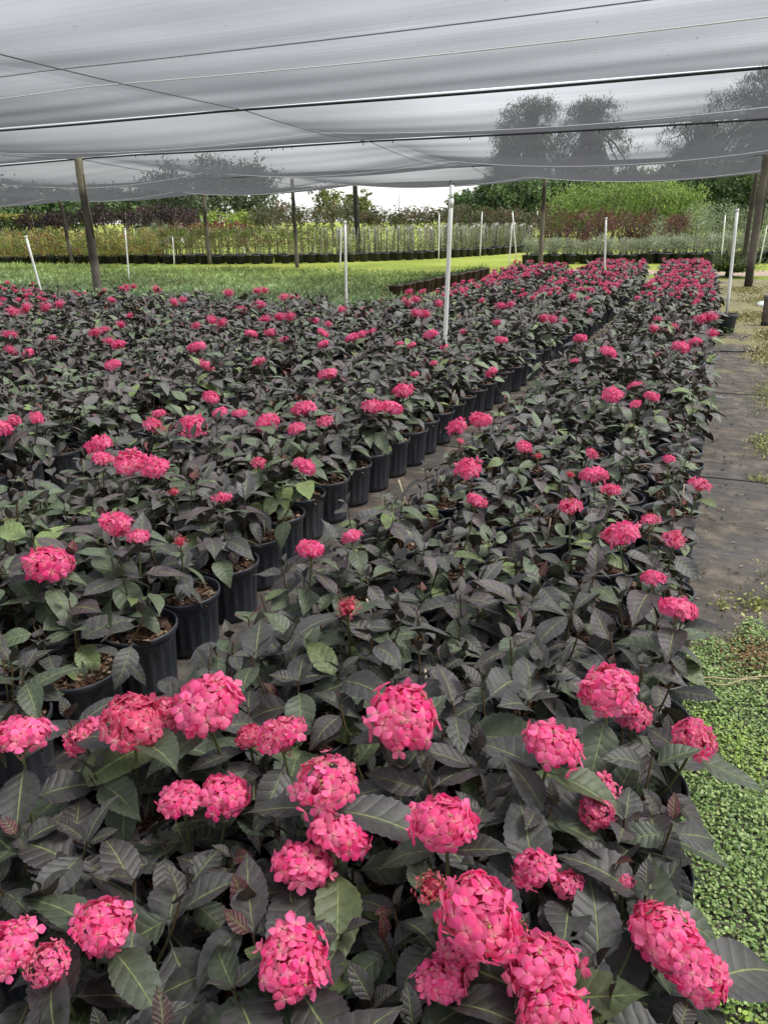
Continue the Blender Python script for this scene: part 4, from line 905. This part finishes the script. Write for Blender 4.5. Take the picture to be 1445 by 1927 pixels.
brown = simple('brown_nursery_plastic', (0.055, 0.030, 0.024), 0.5, 0.3, 10)
g = Geo(); lathe(g, [(0.02, 0.004), (0.135, 0), (0.165, 0.27), (0.172, 0.27), (0.172, 0.30), (0.165, 0.30), (0.15, 0.25), (0.001, 0.25)], 18); bp_me = g.mesh('pot', brown)
bf = []
for s in range(3):
    g = Geo(); rs = np.random.default_rng(50 + s); feather(g, 0, 0, rs, 0.30, np.array([0.085, 0.14, 0.045]), 60); v = g.v[0]; v[:, 2] += 0.2; bf.append(g.mesh('foliage', M['foliage']))
NB = 17
for i in range(NB):
    t = thing('potted_fern', (-6.82 + 0.03 * math.sin(i * 2.1), 15.35 + 0.385 * i, 0.004), '%s brown pot of feathery fern along the bed edge, counted from the nearest' % ordn(i + 1), 'potted fern', 'brown pots edging the feathery bed')
    link('pot', bp_me, t); link('foliage', bf[i % 3], t)

# ------------------------------------------------------------------ rows of potted saplings
W = np.array([(-31.0, 20.9), (-28.15, 22.85), (-25.64, 24.74), (-22.14, 25.65), (-18.77, 26.53), (-15.93, 28.08), (-14.32, 29.77), (-12.8, 31.99), (-11.49, 35.41), (-10.3, 40.66)])
seg = np.concatenate([[0], np.cumsum(np.hypot(*np.diff(W, axis=0).T))])
def along(s):
    x = np.interp(s, seg, W[:, 0]); y = np.interp(s, seg, W[:, 1]); return x, y
spot_me = []
for s in range(2):
    g = Geo(); lathe(g, [(0.02, 0.004), (0.165, 0), (0.19, 0.29), (0.20, 0.29), (0.20, 0.325), (0.19, 0.325), (0.175, 0.28), (0.001, 0.29)], 18); spot_me.append(g.mesh('pot', M['pot']))
YEL = [(0.36, 0.38, 0.11), (0.28, 0.33, 0.09), (0.40, 0.35, 0.12), (0.42, 0.26, 0.11), (0.21, 0.27, 0.075)]
MIDC = [(0.16, 0.22, 0.05), (0.22, 0.27, 0.07), (0.12, 0.16, 0.05), (0.22, 0.17, 0.08)]
PALC = [(0.17, 0.20, 0.09), (0.22, 0.25, 0.10), (0.14, 0.17, 0.07)]
def sapling(kind, s):
    rs = np.random.default_rng(200 + s + ord(kind)); t = thing('potted_sapling', (0, 0, 0), '', 'sapling', 'potted saplings in long rows behind the lawn')
    link('pot', spot_me[s % 2], t)
    bark = {'y': (0.26, 0.22, 0.15), 'm': (0.30, 0.22, 0.16), 's': (0.30, 0.28, 0.24)}[kind]
    g = Geo(); h = {'y': 1.15, 'm': 1.35, 's': 1.36}[kind]
    for _ in range(1 if kind != 's' else 2):
        o = rs.normal(0, 0.03, 2); tube(g, [(o[0], o[1], 0.28), (o[0] + rs.normal(0, 0.02), o[1], 0.8), (o[0] + rs.normal(0, 0.03), o[1] + rs.normal(0, 0.03), h)], [0.018, 0.015, 0.010], 5, np.array(bark) * rs.uniform(0.8, 1.1))
    if kind == 's': tube(g, [(0.05, 0.03, 0.28), (0.06 + rs.normal(0, 0.03), 0.03, h + 0.05)], 0.011, 5, (0.05, 0.045, 0.04))
    g.obj('trunk', M['bark'], t)
    g = Geo()
    if kind == 'y': leaf_cloud(g, [(0, 0, 0.78, 0.30, 0.30, 0.42), (rs.normal(0, .1), rs.normal(0, .1), 1.15, 0.2, 0.2, 0.26), (0, 0, 0.5, 0.3, 0.3, 0.16)], 430, 0.085, YEL, rs, 0.08, 0.5, 0.6, 0, 0.2)
    if kind == 'm': leaf_cloud(g, [(0, 0, 0.95, 0.22, 0.22, 0.42), (rs.normal(0, .1), rs.normal(0, .1), 1.25, 0.2, 0.2, 0.18)], 240, 0.085, MIDC, rs, 0.09, 0.5, 0.5, 0, 0.2)
    if kind == 's': leaf_cloud(g, [(0, 0, 0.90, 0.20, 0.20, 0.42), (0, 0, 0.45, 0.18, 0.18, 0.12)], 110, 0.075, PALC, rs, 0.09, 0.45, 0.5, 0, 0.2)
    g.obj('foliage', M['foliage'], t)
    if kind == 's':
        g = Geo(); x0 = 0.06; bx = np.array([[sx * 0.022, sy * 0.008, sz * 0.055] for sz in (-1, 1) for sy in (-1, 1) for sx in (-1, 1)]) + np.array([x0, 0.015, h - 0.06])
        g.add(bx, [(4, 5, 7, 6), (0, 1, 5, 4), (2, 6, 7, 3), (0, 4, 6, 2), (1, 3, 7, 5), (0, 2, 3, 1)]); g.obj('white_tag', M['tag'], t, False)
    return t
protos = {k: [sapling(k, s) for s in range(4)] for k in 'yms'}
used = set(); rs = np.random.default_rng(90)
KW = {'y': 'yellow-green bushy sapling', 'm': 'thin leafy sapling', 's': 'white-tagged staked sapling'}
for row, (off, rname) in enumerate([(0.0, 'front'), (0.75, 'middle'), (1.5, 'back')]):
    cnt = 0
    for s in np.arange(0.4, seg[-1] - 0.2, 0.56):
        x, y = along(s + 0.28 * (row % 2)); d = math.hypot(x, y)
        x, y = x * (1 + (off + 0.25) / d) + rs.normal(0, 0.05), y * (1 + (off + 0.25) / d) + rs.normal(0, 0.05)
        if not seen((x, y, 0.8), 0.6): continue
        q = np.array([x, y, 0.8 - EYE]); px = CX + FPX * (q @ _r) / (q @ _f)
        kind = 'y' if px < 300 + rs.normal(0, 25) else ('m' if px < 610 + rs.normal(0, 30) else 's')
        cnt += 1; lab = '%s in black pot, %s from the hedge end of the %s row' % (KW[kind], ordn(cnt), rname)
        p = protos[kind][rs.integers(0, 4)]
        if p.name in used: copy_tree(p, (x, y, 0), rs.uniform(0, 6.28), lab, rs.uniform(0.92, 1.08))
        else:
            used.add(p.name); p.location = (x, y, 0); p['label'] = lab
for k in protos:
    for p in protos[k]:
        if p.name not in used:
            for ch in list(p.children): bpy.data.objects.remove(ch)
            bpy.data.objects.remove(p)

# the nursery rows go on behind as one mass of thin stems and pale leaf
G = Geo(); rs = np.random.default_rng(95)
for s in np.arange(2, seg[-1] - 0.3, 0.34):
    for off in np.arange(2.4, 7.5, 0.75):
        x, y = along(s); d = math.hypot(x, y); x, y = x * (1 + off / d) + rs.normal(0, 0.12), y * (1 + off / d) + rs.normal(0, 0.12)
        if not seen((x, y, 0.8), 0.8): continue
        h = rs.uniform(1.2, 1.5); c = np.array([(0.30, 0.26, 0.20), (0.22, 0.19, 0.15)][rs.integers(0, 2)])
        tube(G, [(x, y, 0), (x + rs.normal(0, 0.04), y, h)], [0.018, 0.012], 4, c, 1, False)
        n = 26; p = np.array([x, y, 0]) + np.stack([rs.normal(0, 0.16, n), rs.normal(0, 0.16, n), rs.uniform(0.2, h, n)], 1); t = unit(rs.normal(0, 1, (n, 3)) + [0, 0, 0.5]); b = unit(np.cross(t, rs.normal(0, 1, (n, 3)))); q = 0.05
        left = s < seg[-1] * 0.45
        col = np.array([(0.22, 0.26, 0.07), (0.17, 0.22, 0.06), (0.24, 0.24, 0.09)] if left else [(0.20, 0.24, 0.10), (0.25, 0.28, 0.13), (0.16, 0.20, 0.08)])[rs.integers(0, 3, n)] * rs.uniform(0.7, 1.2, (n, 1))
        G.add(np.stack([p - t * q, p + b * q * 0.5, p + t * q, p - b * q * 0.5], 1).reshape(-1, 3), np.arange(4 * n).reshape(-1, 4), None, np.repeat(col, 4, 0), 0)
tag(G.obj('sapling_mass', [M['foliage'], M['bark']]), 'dense mass of thin pale saplings behind the potted rows', 'saplings', kind='stuff')

# ------------------------------------------------------------------ standing trees and shrubs behind the rows
def place_trees(name, spec, d, label, cat, group, cols, n, size, trunk, seed, **kw):
    for i, (px, w, ytop, ybot) in enumerate(spec):
        dd = d + kw.get('dj', 1.0) * math.sin(i * 2.3); x, y = ahead(px, dd); z0, z1 = zat(px, ybot, dd), zat(px, ytop, dd); rs = np.random.default_rng(seed + i)
        lab = label[i] if isinstance(label, list) else label % ordn(i + 1)
        make_tree(name, x, y, lab, cat, group, max(0.25, z0 + 0.25 * (z1 - z0)), blob(PXM(w, dd), max(0.05, z0), z1, rs, kw.get('k', 7)), n, size, cols, seed + i, trunk, kw.get('bark', (0.10, 0.085, 0.07)), kw.get('narrow', 0.5), kw.get('up', 0.0), kw.get('shell', 0.5), kw.get('clump'))
PUR = [(0.055, 0.030, 0.036), (0.040, 0.026, 0.034), (0.075, 0.036, 0.036), (0.045, 0.040, 0.034)]
place_trees('purple_leaf_tree', [(62, 46, 396, 432), (92, 40, 400, 430), (122, 44, 392, 428), (168, 42, 390, 432), (196, 44, 384, 430), (238, 50, 386, 432), (268, 40, 392, 428), (300, 46, 386, 430), (332, 44, 388, 430), (352, 40, 392, 424)], 39,
            '%s dark purple-leaved tree from the hedge, crown above the saplings', 'purple tree', 'dark purple trees behind the saplings', PUR, 520, 0.15, 0.035, 300, bark=(0.28, 0.24, 0.19), narrow=0.35, up=0.8, clump=0.16)
place_trees('red_shrub', [(330, 36, 420, 448), (356, 36, 418, 448), (384, 34, 422, 448), (412, 36, 419, 446), (440, 34, 421, 446), (466, 28, 424, 446)], 41, '%s red-leaved shrub along the red clump, counting from the purple trees', 'red shrub', 'red shrubs behind the saplings',
            [(0.16, 0.025, 0.030), (0.11, 0.022, 0.028), (0.20, 0.045, 0.040)], 420, 0.13, 0.03, 330, clump=0.16)
place_trees('lime_shrub', [(402, 40, 400, 424), (436, 36, 402, 424), (462, 30, 403, 424)], 46, ['lime green shrub over the red clump, nearest the burn-marked post', 'middle lime green shrub over the red clump', 'last lime shrub of the clump, beside the olive crowns'], 'lime shrub', 'lime shrubs above the red clump', [(0.26, 0.32, 0.05), (0.20, 0.27, 0.06)], 420, 0.16, 0.04, 345, clump=0.2)
OLV = [(0.085, 0.095, 0.040), (0.11, 0.12, 0.05), (0.070, 0.078, 0.040), (0.15, 0.10, 0.055)]
place_trees('olive_crowned_tree', [(486, 44, 398, 430), (514, 46, 386, 428), (540, 46, 378, 428), (566, 40, 392, 428), (596, 42, 388, 426), (624, 44, 386, 426), (654, 46, 388, 426), (684, 44, 390, 426), (712, 46, 392, 428), (742, 46, 394, 428), (770, 46, 391, 426), (800, 46, 388, 424), (828, 46, 389, 424), (858, 46, 390, 424), (888, 46, 388, 424), (918, 46, 392, 424), (948, 46, 394, 426), (976, 46, 398, 426), (1002, 44, 400, 428)], 44,
            '%s small olive-leaved tree in the row behind the saplings, counting from the red shrubs', 'olive tree', 'row of small trees with loose olive crowns', OLV, 620, 0.15, 0.04, 360, bark=(0.30, 0.27, 0.23), clump=0.2, dj=1.4)
DG = [(0.085, 0.135, 0.058), (0.11, 0.17, 0.068), (0.065, 0.105, 0.050), (0.14, 0.20, 0.078)]
place_trees('green_tree', [(-20, 190, 345, 430), (78, 150, 352, 430), (165, 140, 350, 425), (236, 120, 356, 420)], 62, ['green tree over the hedge end of the far treeline', 'second green tree of the far treeline from the hedge', 'third green tree of the far treeline from the hedge', 'green tree just beside the big dark drooping tree'], 'green tree', 'green trees of the far treeline', [(0.10, 0.16, 0.06), (0.13, 0.195, 0.07), (0.07, 0.115, 0.05)], 3400, 0.34, 0.2, 400, k=9)
place_trees('drooping_tree', [(352, 150, 316, 425), (452, 150, 304, 425)], 56, ['broad dark drooping tree beside the pale roof', 'darkest drooping tree with its edge against the white sky'], 'dark tree', 'dark drooping trees at the centre', [(0.08, 0.11, 0.066), (0.10, 0.135, 0.076), (0.12, 0.155, 0.082)], 6500, 0.32, 0.3, 420, k=12, narrow=0.3, up=-0.8)
place_trees('yellow_green_tree', [(628, 82, 353, 412), (672, 56, 358, 410)], 52, ['rounded yellow-green tree standing alone against white sky', 'thin yellowish tree behind the thick black post'], 'tree', None, [(0.15, 0.17, 0.05), (0.20, 0.21, 0.06), (0.10, 0.125, 0.045)], 1500, 0.22, 0.1, 440, k=9)
place_trees('broadleaf_tree', [(868, 66, 356, 428), (925, 92, 330, 430), (985, 110, 316, 430), (1052, 110, 322, 430), (1130, 120, 318, 430), (1215, 120, 318, 430), (1300, 120, 300, 430), (1375, 120, 292, 430), (1455, 130, 296, 430)], 60,
            ['smallest dark tree at the edge of the white sky gap', 'second dark tree from the white sky gap', 'big dark tree beside the straight grey post', 'dark tree just past the straight grey post', 'dark tree behind the lime willows, nearest the middle', 'dark tree behind the last lime willow', 'dark tree above the silver shrubs', 'dark tree behind the leaning path-end post', 'outermost dark tree beyond the path'], 'dark tree', 'dark broadleaf trees of the far treeline', DG, 4600, 0.30, 0.25, 460, k=10)
place_trees('willow_tree', [(1072, 92, 345, 440), (1150, 112, 330, 440), (1225, 110, 330, 440), (1275, 70, 350, 440)], 49, ['lime green willow nearest the straight grey post', 'tallest lime green willow behind the maroon shrubs', 'lime green willow above the lone maroon shrub', 'small lime willow at the silver shrub side'], 'willow', 'bright lime willows behind the maroon shrubs', [(0.17, 0.26, 0.055), (0.22, 0.32, 0.075), (0.13, 0.20, 0.045), (0.26, 0.34, 0.10)], 4200, 0.20, 0.12, 480, k=12, narrow=0.3, up=0.9, clump=0.32)
place_trees('maroon_shrub', [(1048, 60, 386, 484), (1088, 64, 382, 484), (1130, 64, 388, 484), (1172, 62, 386, 484), (1206, 54, 392, 484), (1272, 50, 393, 484)], 38, ['maroon shrub hugging the straight grey post', 'second maroon shrub from the straight grey post', 'third maroon shrub, at the white riser', 'maroon shrub just past the white riser', 'last shrub of the maroon clump before the green gap', 'lone maroon shrub beside the silver shrubs'], 'maroon shrub', 'maroon shrubs under the willows', [(0.13, 0.052, 0.046), (0.095, 0.042, 0.042), (0.17, 0.07, 0.055)], 1500, 0.11, 0.05, 500, clump=0.15, narrow=0.35, up=0.9, k=11)
place_trees('silver_shrub', [(1312, 70, 374, 470), (1355, 80, 370, 470), (1412, 76, 384, 470), (1240, 52, 408, 470)], 40, ['big silvery shrub beside the lone maroon shrub', 'tallest silvery shrub above the tilted riser', 'silvery shrub behind the path-end posts', 'low green-grey shrub in the gap of the maroon clump'], 'silver shrub', 'tall silvery shrubs', [(0.26, 0.31, 0.18), (0.33, 0.38, 0.24), (0.18, 0.225, 0.13)], 2200, 0.10, 0.06, 520, clump=0.18, narrow=0.28, up=0.8)
def conifer(px, w, ytop, d, lab, seed, n=26000):
    x, y = ahead(px, d); z1 = zat(px, ytop, d); wr = PXM(w, d) / 2; rs = np.random.default_rng(seed); lumps = []
    for k in range(90):
        f = rs.uniform(0.04, 0.96); env = wr * math.sqrt(max(0.02, 1 - (max(0, f - 0.35) / 0.64) ** 2.2)); a = rs.uniform(0, 6.28); r = env * rs.uniform(0.1, 0.85) ** 0.7
        lumps.append((r * math.cos(a), r * math.sin(a), z1 * f, wr * 0.30, wr * 0.30, z1 * rs.uniform(0.05, 0.085)))
    lumps.append((0, 0, z1 * 0.95, wr * 0.2, wr * 0.2, z1 * 0.05))
    make_tree('conifer', x, y, lab, 'conifer', 'tall conifers seen through the net', z1 * 0.9, lumps, n, 0.26, [(0.105, 0.125, 0.070), (0.13, 0.15, 0.085), (0.085, 0.105, 0.062)], seed, 0.3, narrow=0.22, up=2.2, shell=0.3, clump=0.27)
conifer(992, 164, 186, 78, 'rounded conifer behind the net, wider of the middle pair', 541); conifer(944, 60, 232, 80, 'low shoulder conifer beside the wide middle conifer', 545, 5000)
conifer(1104, 150, 190, 78, 'pointed conifer behind the net, narrower of the middle pair', 542); conifer(1290, 142, 220, 80, 'shorter conifer behind the net beside the giant one', 543)
conifer(1412, 215, 136, 72, 'tallest conifer behind the net, at the path side', 544, 34000)
# clipped hedge
t = thing('clipped_hedge', (*ahead(0, 45), 0), 'clipped hedge with a yellow top at the end of the saplings', 'hedge'); t.rotation_euler = (0, 0, R(25 + 20))
g = Geo(); rs = np.random.default_rng(71); n = 4200; wv = np.array([5.2, 0.7, zat(0, 407, 45)]); p = rs.uniform(-0.5, 0.5, (n, 3)) * wv; p[:, 2] += wv[2] / 2
f = rs.integers(0, 3, n); sg = rs.choice([-0.5, 0.5], n); p[f == 0, 1] = (sg * wv[1])[f == 0] + rs.normal(0, 0.04, (f == 0).sum()); p[f == 1, 2] = wv[2] + rs.normal(0, 0.04, (f == 1).sum())
col = np.where((p[:, 2] > wv[2] - 0.18)[:, None], np.array([0.26, 0.26, 0.06]), np.array([0.05, 0.055, 0.025])) * rs.uniform(0.6, 1.4, (n, 1))
tt = unit(rs.normal(0, 1, (n, 3))); bb = unit(np.cross(tt, rs.normal(0, 1, (n, 3)))); s = 0.09
g.add(np.stack([p - tt * s, p + bb * s * 0.5, p + tt * s, p - bb * s * 0.5], 1).reshape(-1, 3), np.arange(4 * n).reshape(-1, 4), None, np.repeat(col, 4, 0)); g.obj('foliage', M['foliage'], t)
g = Geo()
for k in range(9): tube(g, [(-2.3 + k * 0.57, 0, 0), (-2.3 + k * 0.57, 0, wv[2] * 0.8)], 0.04, 5, (0.08, 0.065, 0.05))
g.obj('stems', M['bark'], t)
# pale-roofed shed behind the purple trees
x, y = ahead(302, 68); zr = zat(302, 393, 68); t = thing('shed', (x, y, 0), 'pale-roofed shed showing between the purple trees and dark drooping tree', 'shed'); t.rotation_euler = (0, 0, R(20))
g = Geo(); a, b, h = 1.7, 1.4, zr - 0.5
g.add([(-a, -b, 0), (a, -b, 0), (a, b, 0), (-a, b, 0), (-a, -b, h), (a, -b, h), (a, b, h), (-a, b, h), (-a, 0, zr - 0.03), (a, 0, zr - 0.03)], [(0, 1, 5, 4), (1, 2, 6, 5), (2, 3, 7, 6), (3, 0, 4, 7), (4, 8, 7, 7), (5, 6, 9, 9)]); g.obj('wall', M['hwall'], t, False)
g = Geo(); e = 0.12
g.add([(-a - e, -b - e, h - 0.04), (a + e, -b - e, h - 0.04), (a + e, 0, zr), (-a - e, 0, zr), (-a - e, b + e, h - 0.04), (a + e, b + e, h - 0.04)], [(0, 1, 2, 3), (3, 2, 5, 4)])
vv = g.v[0]; g.add(vv + np.array([0, 0, 0.05]), [(0, 1, 2, 3), (3, 2, 5, 4)]); g.obj('roof', M['roof'], t, False)
g = Geo(); xm, ym = ahead(751, 90); tube(g, [(0, 0, 0), (0, 0, zat(751, 365, 90))], [0.06, 0.03], 6); o = g.obj('antenna_mast', M['cable'], None, True, (xm, ym, 0)); tag(o, 'thin distant mast rising into the white sky gap', 'mast')

# potted silvery shrubs across the back of the path
SIL = [(0.28, 0.32, 0.21), (0.21, 0.25, 0.15), (0.34, 0.37, 0.26)]
shr = []
for s in range(5):
    rs = np.random.default_rng(600 + s); t = thing('potted_shrub', (0, 0, 0), '', 'potted shrub', 'silvery potted shrubs in rows across the back')
    link('pot', spot_me[s % 2], t); g = Geo()
    for _ in range(6):
        a = rs.uniform(0, 6.28); r = rs.uniform(0.05, 0.2); tube(g, [(0, 0, 0.28), (r * 0.5 * math.cos(a), r * 0.5 * math.sin(a), 0.5), (r * math.cos(a), r * math.sin(a), 0.8)], [0.012, 0.009, 0.005], 4, (0.16, 0.14, 0.10))
    g.obj('stems', M['bark'], t); g = Geo(); leaf_cloud(g, [(0, 0, 0.60, 0.30, 0.30, 0.26), (rs.normal(0, .1), rs.normal(0, .1), 0.72, 0.22, 0.22, 0.2)], 420, 0.075, SIL, rs, 0.07, 0.3, 0.9, 0, 0.3); g.obj('foliage', M['foliage'], t); shr.append(t)
used = set(); rs = np.random.default_rng(610)
for row, rname in enumerate(('front', 'middle', 'back')):
    cnt = 0
    for s in np.arange(0, 1.0001, 1 / 19):
        x = -7.7 + 10.2 * s + 0.25 * (row % 2); y = 29.6 + 3.4 * s + 0.62 * row
        cnt += 1; lab = 'silvery shrub in black pot, %s from the straight grey post, %s row' % (ordn(cnt), rname)
        p = shr[(cnt * 2 + row) % 5]; sc = rs.uniform(0.9, 1.12) * (1.0 if s < 0.4 else 1.12)
        loc = (x + rs.normal(0, 0.04), y + rs.normal(0, 0.04), 0)
        if p.name in used: copy_tree(p, loc, rs.uniform(0, 6.28), lab, sc)
        else: used.add(p.name); p.location = loc; p['label'] = lab
# bushy fern at the end of the bed
x, y = -0.42, 24.6; t = thing('fern_clump', (x, y, 0), 'big bushy green fern at the far end of the path-side bed', 'fern')
g = Geo(); rs = np.random.default_rng(620)
for k in range(150):
    a = rs.uniform(0, 6.28); e = rs.uniform(0.35, 1.45); l = rs.uniform(0.6, 1.05); ds = l * np.linspace(0.1, 1, 11)
    bx, by = rs.normal(0, 0.3), rs.normal(0, 0.22)
    for s in ds:
        c = np.array([bx + math.cos(a) * math.cos(e) * s, by + math.sin(a) * math.cos(e) * s, 0.1 + math.sin(e) * s - 0.35 * (s / l) ** 2 * l * 0.7]); tt = np.array([math.cos(a + 1.57), math.sin(a + 1.57), 0.1]); w = 0.10 * (1.15 - s / l); q = np.array([math.cos(a) * 0.035, math.sin(a) * 0.035, 0.01])
        col = np.array([(0.06, 0.10, 0.030), (0.09, 0.14, 0.04), (0.15, 0.18, 0.05)][k % 3]) * rs.uniform(0.7, 1.3)
        for sg in (-1, 1): g.add([c, c + tt * sg * w * 0.5 + q, c + tt * sg * w + q * 0.6, c + tt * sg * w * 0.5 - q], [(0, 1, 2, 3)], None, col)
g.obj('fronds', M['foliage'], t)
g = Geo(); tube(g, [(0, 0, 0), (0, 0, 0.3)], [0.12, 0.08], 7, (0.06, 0.045, 0.03)); g.obj('stem', M['bark'], t)

# ------------------------------------------------------------------ sky and light
w = bpy.data.worlds.new('World'); S.world = w; w.use_nodes = True; nt = w.node_tree; nt.nodes.clear()
SUN_EL, SUN_AZ = R(58), R(60)
sk = nt.nodes.new('ShaderNodeTexSky'); sk.sky_type = 'NISHITA'; sk.sun_disc = False; sk.sun_elevation = SUN_EL; sk.sun_rotation = SUN_AZ; sk.air_density = 1.0; sk.dust_density = 1.0; sk.ozone_density = 1.0
hs = nt.nodes.new('ShaderNodeHueSaturation'); hs.inputs['Saturation'].default_value = 0.20; nt.links.new(sk.outputs[0], hs.inputs['Color'])
tc = nt.nodes.new('ShaderNodeTexCoord'); mp = nt.nodes.new('ShaderNodeMapping'); mp.inputs['Scale'].default_value = (1.0, 1.0, 3.0); nt.links.new(tc.outputs['Generated'], mp.inputs[0])
cz = nt.nodes.new('ShaderNodeTexNoise'); cz.inputs['Scale'].default_value = 2.2; cz.inputs['Detail'].default_value = 5; nt.links.new(mp.outputs[0], cz.inputs['Vector'])
mr = nt.nodes.new('ShaderNodeMapRange'); mr.inputs[1].default_value = 0.3; mr.inputs[2].default_value = 0.7; mr.inputs[3].default_value = 0.80; mr.inputs[4].default_value = 1.15; nt.links.new(cz.outputs['Fac'], mr.inputs[0])
cb = nt.nodes.new('ShaderNodeCombineColor'); [nt.links.new(mr.outputs[0], cb.inputs[i]) for i in range(3)]
mx = nt.nodes.new('ShaderNodeMix'); mx.data_type = 'RGBA'; mx.blend_type = 'MULTIPLY'; mx.inputs[0].default_value = 1; nt.links.new(hs.outputs[0], mx.inputs[6]); nt.links.new(cb.outputs[0], mx.inputs[7])
bg = nt.nodes.new('ShaderNodeBackground'); bg.inputs['Strength'].default_value = 0.12; nt.links.new(mx.outputs[2], bg.inputs['Color'])
ow = nt.nodes.new('ShaderNodeOutputWorld'); nt.links.new(bg.outputs[0], ow.inputs[0])
sl = bpy.data.lights.new('sun', 'SUN'); sl.energy = 1.5; sl.angle = R(18); sl.color = (1.0, 0.97, 0.92); so = bpy.data.objects.new('sun', sl); COL.objects.link(so)
dirv = Vector((math.sin(SUN_AZ) * math.cos(SUN_EL), math.cos(SUN_AZ) * math.cos(SUN_EL), math.sin(SUN_EL))); so.rotation_euler = dirv.to_track_quat('Z', 'Y').to_euler(); so.location = (5, 5, 30)

S.render.engine = 'CYCLES'; S.view_settings.view_transform = 'Standard'; S.view_settings.look = 'None'; S.view_settings.exposure = 1.5; S.view_settings.gamma = 1.0
S.cycles.use_denoising = True; S.cycles.max_bounces = 6; S.cycles.diffuse_bounces = 3; S.cycles.glossy_bounces = 2; S.cycles.transmission_bounces = 4; S.cycles.transparent_max_bounces = 14
S.cycles.use_adaptive_sampling = True; S.cycles.adaptive_threshold = 0.015; S.cycles.sample_clamp_indirect = 6.0
print('plants', len(plants), 'single', len(singles), 'verts', sum(len(m.vertices) for m in bpy.data.meshes))
